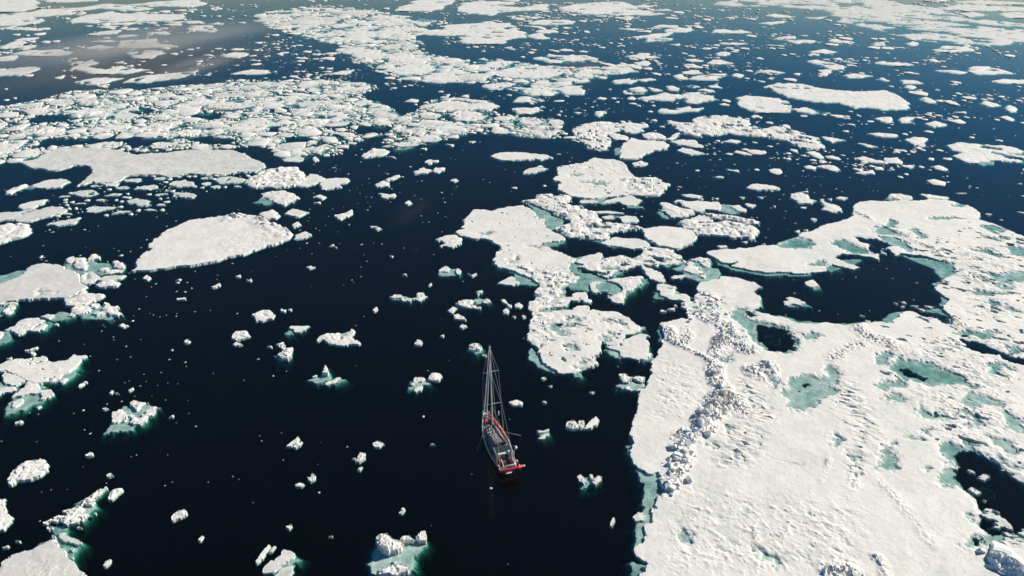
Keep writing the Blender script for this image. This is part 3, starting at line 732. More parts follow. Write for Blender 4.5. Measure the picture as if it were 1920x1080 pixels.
floe("glassy green berg at the bottom edge with four white humps", ["Q: 238,890 260,828 300,826 347,870 352,902 310,937 260,927", "Q: 328,890 350,870 410,878 427,905 390,927 333,922", "Q: 398,850 430,826 470,840 492,858 450,872 413,874", "Q: 518,835 545,808 577,803 574,852 545,847", "Q: 250,1062 340,1033 440,1020 457,1047 400,1095 250,1095", "Q: 338,980 360,983 352,995"],
     H=[2.6, 1.6, 1.5, 1.5, 1.6, .3], rub=.35, cell=1.0, seed=13, near=.6, slope=1.6, shelf=[("Q: 187,987 200,920 260,848 330,828 400,838 520,823 577,850 547,902 490,962 477,1022 440,1042 340,1090 250,1080 207,1042", 0.28)])
LAND.append(("the glassy green berg", (742, 1040), 50))
floe("bird-shaped white floe with outspread wings left of the mast top", "F: 453,797 480,770 560,750 600,746 630,745 680,735 713,718 718,735 700,760 717,775 720,790 782,820 770,832 700,827 660,842 600,827 560,832 540,792 500,787 460,802", H=0.55, rub=.2, cell=1.0, near=.8, seed=17,
     ponds=[("F: 600,748 628,748 634,790 612,785", 't')], slope=1.5)
LAND.append(("the bird-shaped floe", (632, 637), 40))
floe("oblong floe with a grey ledge above the bird-shaped floe", "F: 240,702 262,690 320,688 388,694 382,717 340,737 285,735 270,712", H=0.4, near=.8, shelf=[("F: 200,747 240,705 280,715 280,742 240,748", 0.35)])
floe("heart-shaped knot of ice with green side left of the bird-shaped floe", ["F: 180,905 205,880 232,858 277,855 272,920 240,942 195,935", "F: 168,830 205,813 230,845 215,860 190,855"], H=[.6, .4], rub=.4, cell=.7, near=.7, shelf=[("F: 142,910 195,880 210,945 170,942", 0.45)])
floe("blocky white chunk with a sloping top, left of the bird-shaped floe", "F: -22,610 40,580 92,573 127,605 122,637 60,652 10,657", H=0.6, rub=.3, near=.7, name="ice_chunk", cat="ice chunk")
floe("dumbbell of ice, knobs at both ends of a drowned bar", ["F: 1000,470 1030,453 1062,455 1100,460 1092,480 1040,482", "F: 1170,488 1205,475 1203,445 1240,438 1282,465 1245,502", "F: 1090,482 1150,482 1170,490 1160,502 1090,496"], H=[.45, .5, .2], rub=.3, cell=.7, near=.7, shelf=[("F: 1000,475 1100,460 1180,480 1160,502 1080,498", 0.4)])
floe("drum of greenish ice with white caps, right of centre water", ["F: 1370,268 1415,243 1442,262 1430,275 1380,282", "F: 1500,262 1520,258 1537,280 1530,300 1505,295"], H=[.5, .5], near=.7, shelf=[("F: 1370,272 1415,248 1500,258 1538,282 1530,302 1440,305 1378,300", 0.26)])
floe("splintered white raft with a teal middle nearest beyond the mast top", ["F: 1508,532 1560,495 1640,488 1655,500 1645,520 1667,562 1620,552 1550,545", "F: 1665,440 1690,423 1717,430 1682,462", "F: 1690,505 1740,480 1750,505 1695,517"], H=[.45, .4, .3], rub=.3, cell=.7, near=.7, shelf=[("F: 1630,490 1680,468 1748,488 1742,508 1690,518 1650,515", 0.3), ("F: 1490,530 1560,520 1560,552 1510,550", 0.6)])
floe("grainy white floe just left of the hook-shaped floe's head", "F: 1358,45 1420,14 1480,9 1547,25 1542,57 1480,97 1440,87 1390,92 1430,67", H=0.4, rub=.2, near=.8)
floe("tent-shaped berg with grey flank between the mast and the left shore", ["Q2: 300,215 322,140 345,132 362,215", "Q2: 172,238 200,215 218,235 190,245"], H=[1.8, .5], near=.6, slope=1.3, shelf=[("Q2: 110,285 180,250 280,215 320,105 350,110 370,190 400,262 300,280 200,307", 0.3)])
floe("splinter lying in front of the tent-shaped berg", "Q2: 305,318 370,285 420,278 470,248 500,258 440,300 400,325 345,345", H=0.35, near=.6, rub=.2, shelf=[("Q2: 430,305 500,265 560,265 540,280 440,310", .4)])
floe("pair of fused humps over a green foot, left of the mast", ["Q2: 1355,340 1420,260 1450,243 1497,262 1490,300 1440,310 1390,350", ], H=[.6], rub=.2, cell=.8, near=.6, shelf=[("Q2: 1325,375 1335,290 1400,270 1500,245 1568,305 1480,335 1380,370", 0.3)])
floe("round grey-sided hump right of the fused humps", "Q2: 1548,275 1585,205 1640,198 1690,210 1712,245 1680,290 1620,300", H=0.75, rub=.2, near=.6)
floe("small white lump in front of the fused humps", "Q2: 1390,405 1420,370 1480,340 1495,355 1460,405 1405,422", H=0.45, near=.6)
floe("knobbly white berg on a dim ledge, close left of the mast", "F: 1600,858 1620,828 1672,825 1690,852 1680,870 1630,880", H=0.7, rub=.5, cell=.6, near=.6, shelf=[("F: 1590,862 1700,850 1690,880 1640,892", .4)])
floe("three-block berg on a dim base at the right of the sailboat", ["Q: 1513,77 1530,48 1570,40 1602,70 1590,92 1540,94", "Q: 1602,70 1605,43 1637,40 1634,87 1608,94"], H=[.8, .7], rub=.4, cell=.7, near=.6)
floe("leaning grey-white block right of the three-block berg", "Q: 1643,92 1680,38 1715,11 1740,30 1732,62 1690,92", H=0.7, near=.6)
floe("pair of thin white shards just right of the sailboat", ["Q: 1323,108 1360,103 1399,90 1392,106 1340,117", "Q: 1323,157 1390,123 1400,130 1360,162"], H=[.35, .4], near=.6, shelf=[("Q: 1335,115 1390,105 1395,125 1345,145", .5)], name="ice_chunk", cat="ice chunk")
floe("drowned berg with four white teeth, right of the stern", ["Q: 1593,415 1625,406 1632,425 1605,437", "Q: 1628,440 1640,418 1660,445 1640,454", "Q: 1683,400 1700,398 1707,425 1692,432", "Q: 1703,447 1735,406 1754,415 1752,457 1715,467"], H=[.4, .4, .4, .6], near=.5, shelf=[("Q: 1620,485 1640,420 1690,400 1710,440 1650,480", 0.55)])
floe("slim upright sliver near the bottom, between sailboat and sheet", "Q: 1813,742 1825,698 1840,686 1847,700 1828,747", H=0.4, near=.5, name="ice_chunk", cat="ice chunk")
floe("green drowned floe with white caps against the sheet's left flank", ["J: 800,690 815,662 850,655 890,680 870,712 820,715", "J: 900,680 940,665 992,675 970,708", "J: 830,750 880,738 895,770 860,776", "J: 915,765 970,750 960,777"], H=[.6, .5, .3, .3], rub=.3, cell=.7, near=.7, shelf=[("J: 772,735 800,715 900,700 985,720 980,755 900,772 830,765", 0.3)])
floe("small white floe stranded off the sheet's lower left edge", "L: 97,690 130,655 165,655 185,690 165,712 115,714", H=.45, rub=.2, near=.7)
floe("dark grey raft of rotten brash in the sheet's lower right pool", "M2: 335,370 430,328 540,358 640,440 700,560 600,520 480,565 380,440", H=.14, rub=.12, cell=.5, material=M_GREY, near=.7, pit=[(.02, .9, None)])
floe("upper of two long grey brash rafts at the right edge of the sheet's pool", "M2: 605,580 840,555 960,560 960,640 760,645 660,640", H=.14, rub=.12, cell=.5, material=M_GREY, near=.7, pit=[(.05, .9, None)])
floe("lower of two long grey brash rafts at the right edge of the sheet's pool", "M2: 605,648 700,655 840,668 960,680 960,745 840,748 680,735", H=.15, rub=.12, cell=.5, material=M_GREY, near=.7, pit=[(.12, .9, None)])
LAND.append(("the sailboat", (935, 790), 70))
LAND.append(("the hook-shaped floe", (980, 440), 110))
LAND.append(("the pocked round floe", (1060, 630), 90))
LAND.append(("the two-tiered floe", (1140, 335), 100))

# ------------------------------------------------------------------ upper left
floe("long tabular white floe at the left, fringe of broken plates below it",
     "A: 140,500 260,480 330,440 420,400 600,390 720,400 870,410 1030,440 1230,430 1400,410 1560,410 1700,408 1820,430 1900,480 1960,500 2000,530 1920,570 1800,575 1700,590 1560,590 1400,585 1280,600 1150,600 1050,590 950,600 900,640 820,655 700,645 600,670 560,682 640,620 690,570 690,540 640,520 560,520 490,545 440,560 360,560 260,540",
     H=0.5, seed=22, material=M_GREY, fields=[("A: 140,400 2000,400 2000,680 140,680", 0.14, 1.2, -0.1, 2.0)])
LAND.append(("the long tabular floe", (290, 310), 200))
floe("domed rubble floe at the right end of the long tabular floe", "Z: 456,345 470,335 490,322 520,315 550,315 570,328 572,338 555,347 530,353 500,352 475,352", H=0.6, rub=0.7, cell=1.6)
floe("white wedge joined to the right of the domed rubble floe", "B: 300,672 370,620 400,590 460,590 517,620 450,652 370,682", H=0.45)
floe("square-ended white floe right of the white wedge", "B: 478,640 600,625 690,620 722,640 640,667 640,692 510,702", H=0.5)
floe("white-capped floe with a teal tail below the domed rubble floe", "B: 55,730 130,715 240,715 322,770 260,792 210,827 150,797 90,767", H=0.45, rub=.3, shelf=[("B: -20,795 60,750 130,800 60,822", 0.35), ("B: 180,725 240,720 230,790 190,780", .25)])
floe("kite-shaped white floe above the half-moon slab's tip", "B: 225,885 280,850 387,875 320,910", H=.45)
floe("ragged little floe left of the kite-shaped floe", "B: 8,890 120,853 172,900 130,927 60,917", H=.4, rub=.3)
floe("white floe touching the half-moon slab's right tip", "B: 283,1075 300,1050 360,1020 417,1045 340,1072", H=.4)
floe("knotted white floe off the pack's lower edge", "B: 798,450 830,420 890,395 992,415 982,442 880,457 820,467", H=.45, rub=.5)
floe("broad grey-white floe cut by the left edge below the long tabular floe", "A: -60,880 60,870 200,860 290,860 380,830 490,830 492,872 400,902 300,932 180,947 60,937 -60,940", H=.45, material=M_GREY, ponds=[("A: 110,890 160,870 190,885 150,905", 'g')])
floe("white oval floe lying on the broad grey-white floe's far side", "A: 130,842 160,815 240,790 352,782 332,812 240,842 160,854", H=.45)
floe("white lozenge floe left of the long tabular floe's lower edge", "A: 253,672 330,640 440,625 507,645 460,687 300,694", H=.45, shelf=[("A: 170,680 260,660 300,690 200,700", .35)])
floe("string of white crumbs ending in the lozenge floe", "A: 55,735 60,715 140,680 200,665 210,680 120,712 75,742", H=.35, rub=.4, cell=1.0)

# ------------------------------------------------------------------ far floes, traced
far_kw = dict(near=1.15, warp=1.45, pit=[(.38, 5.0, None)])
def far_set(label_group, key_polys, H=0.34, rub=0.2, cell=2.0, labels=None, **kw):
    for i, t in enumerate(polys(key_polys)):
        P = poly(t)
        c = P.mean(0)
        o = floe(labels[i] if labels else label_group, t, group=None if labels else label_group, H=H, rub=rub, cell=cell, min_cells=9, **{**far_kw, **kw})
        if not labels:
            AUTO.append((o, P, label_group))

AUTO = []
far_set("far", "V:360,250 400,230 640,210 900,210 980,240 1000,270 1090,310 1110,340 960,350 940,375 860,390 680,395 540,385 470,370 540,350 600,340 520,320 420,320 300,315 170,305 150,285 280,275 380,265;"
        "1110,205 1200,185 1400,180 1525,195 1450,215 1280,227;1150,287 1200,268 1320,265 1392,290 1280,302;1110,332 1150,305 1220,300 1292,345 1200,354;"
        "1380,85 1450,60 1560,40 1700,22 1900,15 U:150,22 240,50 320,95 500,125 330,128 160,140 60,135 -100,130 -190,125 -280,110;"
        "0,45 60,20 150,-5 400,-15 432,20 350,40 340,80 180,97 0,100 -80,98 -60,60;500,30 700,18 950,15 962,35 800,42 880,60 1050,70 1180,40 1292,45 1282,97 1000,92 850,112 800,142 720,132 560,127 500,92",
        labels=["broad white far floe with a grey smear, just below the top edge's centre", "thin long far floe right of the grey-smeared far floe", "small flat far floe below the thin long far floe", "lumpy far floe touching the grey-smeared far floe's right side",
                "largest pinkish far floe on the top edge right of centre", "blunt white far floe on the top edge left of centre", "ragged pale far floe on the top edge near the centre"])
far_set("far", "T:230,400 330,375 430,355 560,345 622,375 500,402 470,417 330,427;440,430 560,410 700,415 702,462 600,467 500,457;0,290 80,268 180,278 262,300 190,337 90,327;490,560 620,553 820,565 892,590 830,612 660,622 500,612",
        labels=["smooth white floe inside the far pack band, its left lobe", "smooth white floe inside the far pack band, its right lobe", "smooth white floe at the upper left of the far pack band", "flat-topped white floe with a sharp straight far edge below the far pack band"])
far_set("far", "Y:160,25 250,10 400,-10 900,-20 1200,10 1440,50 1650,110 1920,135 2160,150 2160,260 1920,245 1700,250 1500,242 1300,215 1180,190 1050,155 950,130 900,128 870,105 830,65 680,48 500,35 300,32",
        rub=.15, material=M_GREY, pit=[(.2, 9.0, None), (.3, 3.5, None)], labels=["great pinkish ice field in the top right corner with a dark shaded left edge"])
far_set("far", "Z:1432,162 1480,157 1515,160 1560,168 1600,172 1660,170 1682,180 1700,195 1702,206 1660,207 1600,199 1570,192 1520,189 1480,181 1450,169;1384,184 1400,180 1440,183 1470,190 1487,200 1480,209 1440,211 1400,206 1385,196",
        labels=["long curved white floe in the upper right, tapering at both ends", "flat white floe below the long curved floe's left end"])
far_set("far", "D:180,100 270,85 370,105 445,125 340,132 240,122;1380,370 1420,350 1560,360 1700,365 1850,380 1920,420 2010,430 2010,500 1850,497 1700,482 1540,497 1440,482 1400,450 1450,430 1360,410",
        labels=["narrow white floe trailing from the flat floe under the long curved one", "streaky floe with a green middle cut by the right edge"], shelf=[("D: 1570,440 1690,440 1665,510 1590,510", .25)])
far_set("far", "S:1035,445 1180,405 1290,435 1260,470 1150,477 1060,462;1300,425 1380,393 1480,398 1560,430 1655,470 1500,502 1340,492 1300,460;1265,255 1310,235 1360,255 1400,280 1300,284;1410,282 1460,255 1560,240 1690,255 1640,292 1500,292;1350,217 1400,200 1490,205 1512,235 1360,237;1560,234 1770,234 1770,250 1620,247;1780,250 1830,232 1892,245 1840,270;"
        "350,190 480,175 620,170 700,175 870,173 882,195 952,208 880,217 800,237 700,234 560,227 480,207;0,95 100,75 150,48 220,65 330,75 480,70 560,85 562,112 400,127 280,137 180,132 60,110;815,72 920,60 980,40 1050,45 1060,65 1150,60 1187,75 1040,94 920,90;905,130 1000,118 1050,135 1030,162 950,157;"
        "700,297 800,280 880,275 922,295 860,324 780,322;920,290 1060,275 1097,285 990,302;820,402 880,355 980,352 1042,380 960,417 880,417;1030,350 1100,368 1152,385 1080,392;1200,345 1260,343 1312,365 1280,387 1220,372;228,385 300,343 420,343 432,385 492,380 440,422 300,417;575,265 600,252 667,262 640,280;1400,352 1450,336 1492,348 1450,362;1488,378 1560,366 1642,395 1560,400;1640,45 1700,35 1767,45 1740,72 1650,67;1560,122 1600,103 1680,108 1782,135 1700,147 1600,140",
        labels=["pale wedge floe touching the grey-cracked floe in the upper middle", "white floe with a long grey crack in the upper middle", "small grey-sided peak floe above the grey-cracked floe", "flat white floe right of the small grey-sided peak", "thin plate stacked behind the small grey-sided peak",
                "straight white splinter running right from the stacked plate", "round white floe at the end of the straight splinter", "long white spit with two ridges right of the far pack band's end", "pinkish humped far floe above the long white spit", "white far floe with a flat cone right of the pinkish humped one",
                "ragged little floe under the cone-shaped far floe", "braided white floe below the long white spit", "thin curl of ice right of the braided floe", "horseshoe-shaped floe above the pale wedge floe", "broken floe inside the horseshoe floe's bend", "leaf-shaped white floe right of the horseshoe floe",
                "fan-shaped floe off the far pack band's tip", "tiny square floe under the long white spit", "small smooth floe above the grey-cracked floe's right end", "pale leaf floe above the grey-cracked floe's right end", "bright brick-shaped floe alone at the upper middle", "crumbly floe below the bright brick-shaped floe"])
CH = "pale far floes scattered over the upper right water"
far_set(CH, "Y:1600,397 1640,380 1740,378 1862,410 1780,424 1680,417;1735,457 1800,446 1930,453 1930,467 1820,470;905,427 960,415 1067,425 1000,440 930,439;1075,450 1120,438 1167,452 1120,462;420,400 500,395 577,410 500,417;700,345 760,338 860,360 922,375 900,392 820,394 800,375;1090,357 1130,343 1240,348 1302,365 1200,370;915,350 980,340 1052,355 980,360;135,352 200,335 272,355 200,364;185,305 200,293 267,300 240,317;"
        "500,217 560,208 630,203 650,225 762,235 640,247 580,227;810,230 860,220 972,242 880,242;465,87 530,80 622,95 540,100;685,99 810,95 760,108;430,132 490,122 582,120 500,140;165,175 200,163 382,180 280,189;710,292 800,280 862,290 780,302;1415,285 1480,262 1600,265 1622,285 1500,292;1060,247 1120,235 1137,255 1080,259;1255,252 1290,233 1327,245 1290,259;0,165 40,155 52,170 10,184;1420,397 1500,395 1602,408 1560,417;1230,450 1300,453 1347,470 1240,472;1245,490 1280,475 1312,490 1280,502;1335,562 1360,548 1422,575 1380,580", rub=.3)
far_set(CH, "U:410,242 480,222 642,230 600,247 450,250;480,272 560,255 640,250 770,268 700,287 590,292;215,332 280,320 400,300 585,290 520,317 420,335 595,350 520,372 420,367 300,382 330,342;100,255 200,256 322,265 200,274;935,287 980,270 1080,265 1112,285 1000,297;1120,285 1200,268 1282,288 1200,300;1000,392 1060,382 1262,392 1100,404;540,402 640,395 642,410;1360,212 1440,205 1602,190 1500,217;1420,137 1520,125 1672,150 1580,160;410,95 550,82 560,98;200,62 330,42 400,58 340,68", rub=.3)
far_set(CH, "C:1020,15 1130,0 1240,-10 1300,8 1200,22;1090,122 1130,93 1220,105 1350,80 1352,102 1445,90 1400,117 1300,122 1180,132;625,145 630,118 695,115 650,158;10,95 60,85 150,92 250,75 200,110 130,135 40,130;10,40 60,10 130,5 250,35 120,48;1570,347 1650,328 1722,340 1680,354;1595,550 1692,558 1690,572;1503,610 1550,602 1592,610 1550,618;1240,270 1250,300 1180,330 1160,325", rub=.3)
far_set("pale far floes along the top left", "X:680,167 800,135 1000,108 1150,128 1650,128 1672,150 1600,187 1450,192 1280,192 1150,187 980,202 820,210 700,197;-60,235 -60,160 150,143 320,158 432,185 370,207 200,222;-40,140 0,128 300,110 360,90 700,65 950,38 1150,48 1382,75 1250,94 1080,82 880,77 650,102 600,137 340,152 0,157;-60,100 -60,-10 300,-10 320,40 340,70 150,107;1150,42 1350,18 1800,-5 1842,40 1700,67 1500,57;320,-15 900,-15 880,5 500,22;770,317 900,288 1070,273 1082,295 900,312;1065,322 1200,313 1242,320 1080,337;1065,422 1100,368 1400,353 1432,400 1602,412 1440,427 1200,434;"
        "780,437 870,410 1012,420 940,442;1480,197 1800,188 1852,212 1600,212;1660,237 1900,228 1925,292 1750,272;-20,257 150,233 60,260;0,412 180,366 230,390 60,440 0,440;80,430 300,405 310,432 200,448;900,238 1000,228 1062,240 960,252;1075,258 1110,244 1150,246 1120,264;1330,297 1480,285 1530,300 1480,312;1160,206 1290,198 1260,218;830,372 980,362 1040,372 940,382", rub=.15,
        labels=["longest flat floe of the far upper left, squared right end", "layered floe on the left edge just below the corner's ice", "winding pale band of ice across the far upper left", "pinkish ice filling the top left corner", "streaky flat floe on the top edge left of the pack band", "dark-edged strip of ice along the top edge at the left",
                "needle-shaped floe in the far left lead", "thin double strip right of the needle-shaped floe", "square-backed pale floe dimmed by the mist at upper left", "dim lens floe left of the square-backed pale floe", "thin strip floe below the longest flat floe's right end", "two-layered floe at the mist's right end",
                "thin blade of ice at the far left edge", "curled floe on the left edge above the mist", "ragged flat floe right of the curled one", "small crumbly strip under the longest flat floe", "stub of ice right of the small crumbly strip", "faint pointed floe in the mist", "tiny bright blade under the longest flat floe's middle", "crumbly strip left of the square-backed pale floe"])
far_set("far", "Z:0,128 60,126 66,133 40,141 -20,143 -20,126;130,129 180,112 186,118 160,128 200,130 225,124 252,131 282,131 240,138 180,139;145,154 180,145 232,146 200,156 165,159;238,153 270,142 320,137 372,132 352,143 310,151 260,156;415,105 440,98 468,100 445,109;20,100 60,95 110,93 135,100 100,105 60,104;235,97 270,94 312,100 280,110 250,108;432,140 470,130 520,134 500,138;0,108 30,104 25,113 -10,115;590,140 620,138 660,130 655,140",
        labels=["pale floe on the left edge beneath the mist", "white floe with a dark hooked crest at the upper left", "smooth leaf floe alone above the left pack", "cream spearhead floe above the left pack", "small humped floe right of the mist", "spotted low floe inside the mist", "knobbly floe at the mist's lower rim", "scaly little floe above the left pack's middle", "low floe at the left edge inside the mist", "little strip floe above the pack's right end"], rub=.25)
for i, (t, lab) in enumerate(zip(polys("D:185,735 280,730 310,770 347,780 280,802 210,807;390,775 460,805 562,845 500,872 410,857 430,830;748,285 830,278 972,290 960,310 850,310;1035,330 1090,308 1192,315 1170,345 1172,372 1100,380;658,472 720,456 852,488 830,504 740,494;975,515 1030,525 1092,518 1080,547 1030,537;368,530 450,518 500,530 542,565 450,557;640,577 700,570 790,558 792,582 700,587;400,310 490,313 572,330 490,352;283,430 350,413 422,460 380,477;"
        "673,360 720,358 822,385 760,387;780,170 850,158 932,160 920,202 860,192;980,160 1112,160 1060,180 1107,207 990,205;1188,215 1265,193 1337,220 1250,237;1595,60 1650,40 1727,68 1650,82;1773,85 1820,70 1864,100 1860,122 1800,117;1733,160 1800,153 1852,178 1800,187;1140,20 1190,10 1257,45;1388,125 1480,118 1480,130;890,762 910,735 980,728 1087,755 1070,787 1000,787;1133,740 1200,738 1342,765 1330,780 1200,767;1408,730 1490,730 1450,738;508,775 592,763 560,782;318,920 365,928 345,938;1863,870 1930,878 1930,888;-170,692 -120,664 0,670 62,688 90,700 20,708 -100,705;-990,20 -880,0 -800,20 -900,32;610,70 700,65 720,85 650,95"),
        ["blocky floe with a notched top, first of two near the sheet's far lobe", "arrowhead floe pointing left near the sheet's far lobe", "pale canoe-shaped floe in the right-hand water", "hollow cup-shaped floe in the right-hand water", "white canoe-shaped floe with a splinter along its back", "check-mark shaped sliver of ice in the right-hand water", "frog-backed greyish floe right of the broad rubble floe", "faint drowned strip floe in the right-hand water", "crumbly floe trailing right of the broad rubble floe", "lumpy floe below the broad rubble floe's right end",
         "chain of small lumps in the right-hand water", "smooth shield floe below the long curved floe", "branching floe right of the smooth shield floe", "grey crested floe in the far right-hand water", "bright lens floe near the right edge", "pinkish square floe near the right edge", "smooth oval floe near the right edge below the pinkish square one", "faint slanted splinter at the upper right", "faint flat strip at the upper right", "green-footed rubble floe against the sheet's far lobe", "slender floe lying off the sheet's far lobe", "thin sliver right of the sheet's far lobe", "small winged floe left of the sheet's far lobe", "tiny toothed floe left of the sheet's far lobe", "small floe on the right edge beyond the sheet",
         "white dart-shaped floe midway between two-tiered floe and sheet", "small tapering floe above the jumbled upper pack", "shredded floe under the long curved floe's right end"])):
    floe(lab, t, H=.34, rub=.3, cell=1.4, near=1.0, warp=1.4, min_cells=10, shelf=[("D: 880,770 920,735 1080,760 1060,792 960,795", .3)] if i == 19 else ())

far_set("far", "Y:1440,47 1560,20 1700,33 1850,38 1960,48 1960,62 1700,60;1560,77 1640,68 1705,85 1620,97;1780,77 1900,68 1960,75 1960,102 1800,102;1500,8 1700,0 1900,16 1990,22 1700,26;1600,120 1700,112 1760,122 1680,130", material=M_GREY,
        labels=["long pale strip beyond the top right ice field", "small far floe on the grey water beyond the top right ice field", "blunt far floe at the right edge beyond the top right ice field", "thin pale strip at the very top right corner", "sliver floe hugging the far edge of the top right ice field"])
# ------------------------------------------------------------------ white chunks of the open water, traced one by one
CHUNKS = []
def chunk(t, H=None):
    P = poly(t)
    o = build_floe("ice_chunk", [t], H=H or min(.6, .3 + 0.06 * np.ptp(P, axis=0).mean()), rub=.22, cell=max(.35, np.ptp(P, axis=0).mean() / 3), near=.6, min_cells=9, slope=1.5, parts=False)
    CHUNKS.append((o, P))
    ALL_TOPS.append((P, P.mean(0), np.hypot(*(P - P.mean(0)).T).max()))

for s in ("E:1735,760 1770,735 1830,725 1872,730 1877,765 1840,780 1780,792 1748,785;1743,825 1780,810 1817,830 1770,840;1073,330 1105,308 1130,325 1110,347;886,688 920,671 960,686 930,700;1588,392 1615,385 1642,370 1648,388 1600,402;1383,805 1410,791 1427,805 1400,817;1768,315 1800,306 1802,320 1780,325;1848,340 1870,345 1887,335 1880,355;1326,485 1390,476 1388,490 1332,494;232,895 250,883 267,895 248,909;403,680 437,670 435,685;190,873 215,868 212,882;225,865 282,848 280,856 230,872;50,935 88,925 85,942",
          "F:380,248 410,238 442,248 412,260;878,572 905,548 912,565 890,584;1098,305 1127,297 1130,310;1005,163 1028,163 1024,172;1380,765 1412,756 1405,770;1292,387 1312,368 1318,376 1300,388;546,90 585,76 586,84;594,96 608,95 604,102;1478,615 1515,598 1557,625 1580,642 1540,642 1495,637;1523,695 1550,676 1580,690 1550,708;1188,825 1210,798 1245,800 1240,830 1210,837;1436,575 1480,548 1503,558 1470,590;1590,295 1620,312 1652,292 1648,302 1622,320;1835,490 1860,490 1890,530 1920,535 1900,550 1870,525;1855,575 1880,555 1900,575 1885,598 1858,596;1650,432 1672,436 1668,446;1697,908 1715,900 1732,910 1712,916;190,565 225,568 215,585 190,578;240,565 268,562 262,574;80,845 120,840 118,852",
          "P:83,707 95,678 130,648 170,638 180,675 130,697 88,714;850,210 890,183 930,150 945,160 920,187 880,210;898,217 935,188 959,176 950,197 915,220;998,425 1018,418 1030,393 1045,402 1050,427 1020,450;913,468 945,455 972,465 950,482 922,482;853,750 885,736 890,750 870,772;260,840 288,813 296,818 275,847;1320,312 1335,285 1352,253 1382,260 1382,295 1347,317;1297,292 1320,286 1318,298;1333,367 1350,350 1367,346 1352,374;1441,190 1470,176 1507,192 1480,217 1443,212;1137,822 1166,814 1164,820;62,16 92,-2 90,10",
          "O:720,72 760,46 785,43 775,70 740,80;898,240 940,220 947,238 915,252;878,1002 895,968 937,948 927,977 895,1007;398,687 430,663 452,685 415,697;650,680 670,668 690,680 670,688;790,560 815,550 812,566;128,793 172,789 170,800;25,845 75,827 70,840 35,853;605,860 615,845 625,868 612,876;595,930 620,925 622,940",
          "N:722,430 750,400 780,390 775,402 740,425;765,380 800,374 800,386 775,392;1185,460 1225,430 1228,445 1195,464;1010,485 1025,462 1045,460 1030,486;1060,490 1080,478 1095,490;545,372 610,343 632,352 585,390;135,762 170,745 208,733 205,755 150,768;285,118 310,100 325,115 315,130 290,130;232,95 250,82 265,95;270,85 345,60 335,72;345,615 375,595 380,605 355,622;945,630 970,615 1000,622 970,638",
          "Q:387,657 410,630 427,623 430,642 400,662;600,200 620,190 635,200;1320,115 1340,108 1336,118",
          "B:1175,570 1250,545 1307,560 1260,587 1200,590;1322,570 1345,543 1407,543 1412,560 1350,580;903,662 960,640 1002,655 990,682 908,684;958,632 1070,596 1077,602 1040,622 990,642;918,735 1000,743 1042,738 1042,762 960,772;588,897 660,883 722,862 722,895 640,932;1258,500 1300,480 1367,488 1300,515;1118,810 1145,786 1170,808 1145,820;273,970 310,948 342,970 290,990;440,760 480,743 527,760 490,777;1597,345 1643,343 1620,355;1428,363 1487,370 1470,380;1455,637 1502,623 1515,635 1490,648;855,980 900,982 920,985 870,992;895,998 925,990 942,1000 910,1010;423,470 445,460 470,485 440,495;1230,398 1278,392 1275,406;435,805 485,795 480,810;980,452 1040,460 1050,470;1685,280 1730,278 1710,285",
          "J:218,682 235,672 255,680 235,690;270,738 300,735 290,745;580,785 620,783 600,795;228,858 245,852 260,858 245,866;0,850 40,848 80,865 70,885 20,885 -20,868;1110,178 1130,168 1155,180 1130,188;1160,165 1200,155 1215,170;1215,140 1228,130 1240,145;20,132 50,118 80,132 60,155 30,152;0,215 25,218 20,228;75,215 90,207 105,220 85,232",
          "I:940,832 975,845 960,850;1000,822 1045,840 1010,842;990,862 1025,858 1010,872;1060,855 1130,858 1100,868;1113,873 1195,895 1160,900;1170,855 1240,868 1220,878;685,925 728,935 705,938;728,967 770,975 750,986;1650,165 1680,172 1655,178;200,10 300,-5 300,2;1660,600 1662,600 1661,602",
          "H:790,92 865,100 835,120 800,112;300,25 380,22 467,35 440,50 350,42;450,55 475,52 465,65;560,55 590,48 580,60;760,378 805,376 790,388;1000,108 1018,106 1010,118;1275,200 1325,205 1300,225;880,40 925,42 905,50;745,40 785,45 765,52;1345,60 1380,55 1360,68;1470,50 1500,40 1555,45 1530,58 1490,60;1410,55 1440,52 1430,66;580,410 640,405 655,420 600,428;1165,300 1200,290 1190,315;1230,288 1260,285 1250,298",
          "M:1440,460 1470,440 1540,485 1500,497;1440,320 1480,325 1500,345 1460,340;1510,370 1560,350 1600,365 1560,395;1550,535 1580,540 1570,548",
          "R:325,185 345,178 365,190 340,195;380,172 430,160 440,175 400,180;430,140 445,133 455,145 440,152;315,285 345,270 355,280 330,295"):
    for t in polys(s):
        P = pix(t)
        if abs(np.ptp(np.array(P), axis=0)).min() < .8:
            continue
        chunk(t)

# ------------------------------------------------------------------ sailboat
from mathutils import Vector, Matrix
BOW, STERN = Vector(ground(908.5, 771, 1.5)), Vector(ground(953, 879, 0.9))
axis = (BOW - STERN)
axis.z = 0
LOA = axis.length
S_ = LOA / 16.0
HEAD = math.atan2(axis.y, axis.x)
MID = (BOW + STERN) / 2
boat = bpy.data.objects.new("sailboat", None)
C.objects.link(boat)
boat.location = (MID.x, MID.y, 0)
boat.rotation_euler = (math.radians(-1.0), 0, HEAD)
boat.scale = (S_, S_, S_)
tag(boat, "grey sailboat with a single mast, red sail bags and dark boom among the ice", "sailboat")

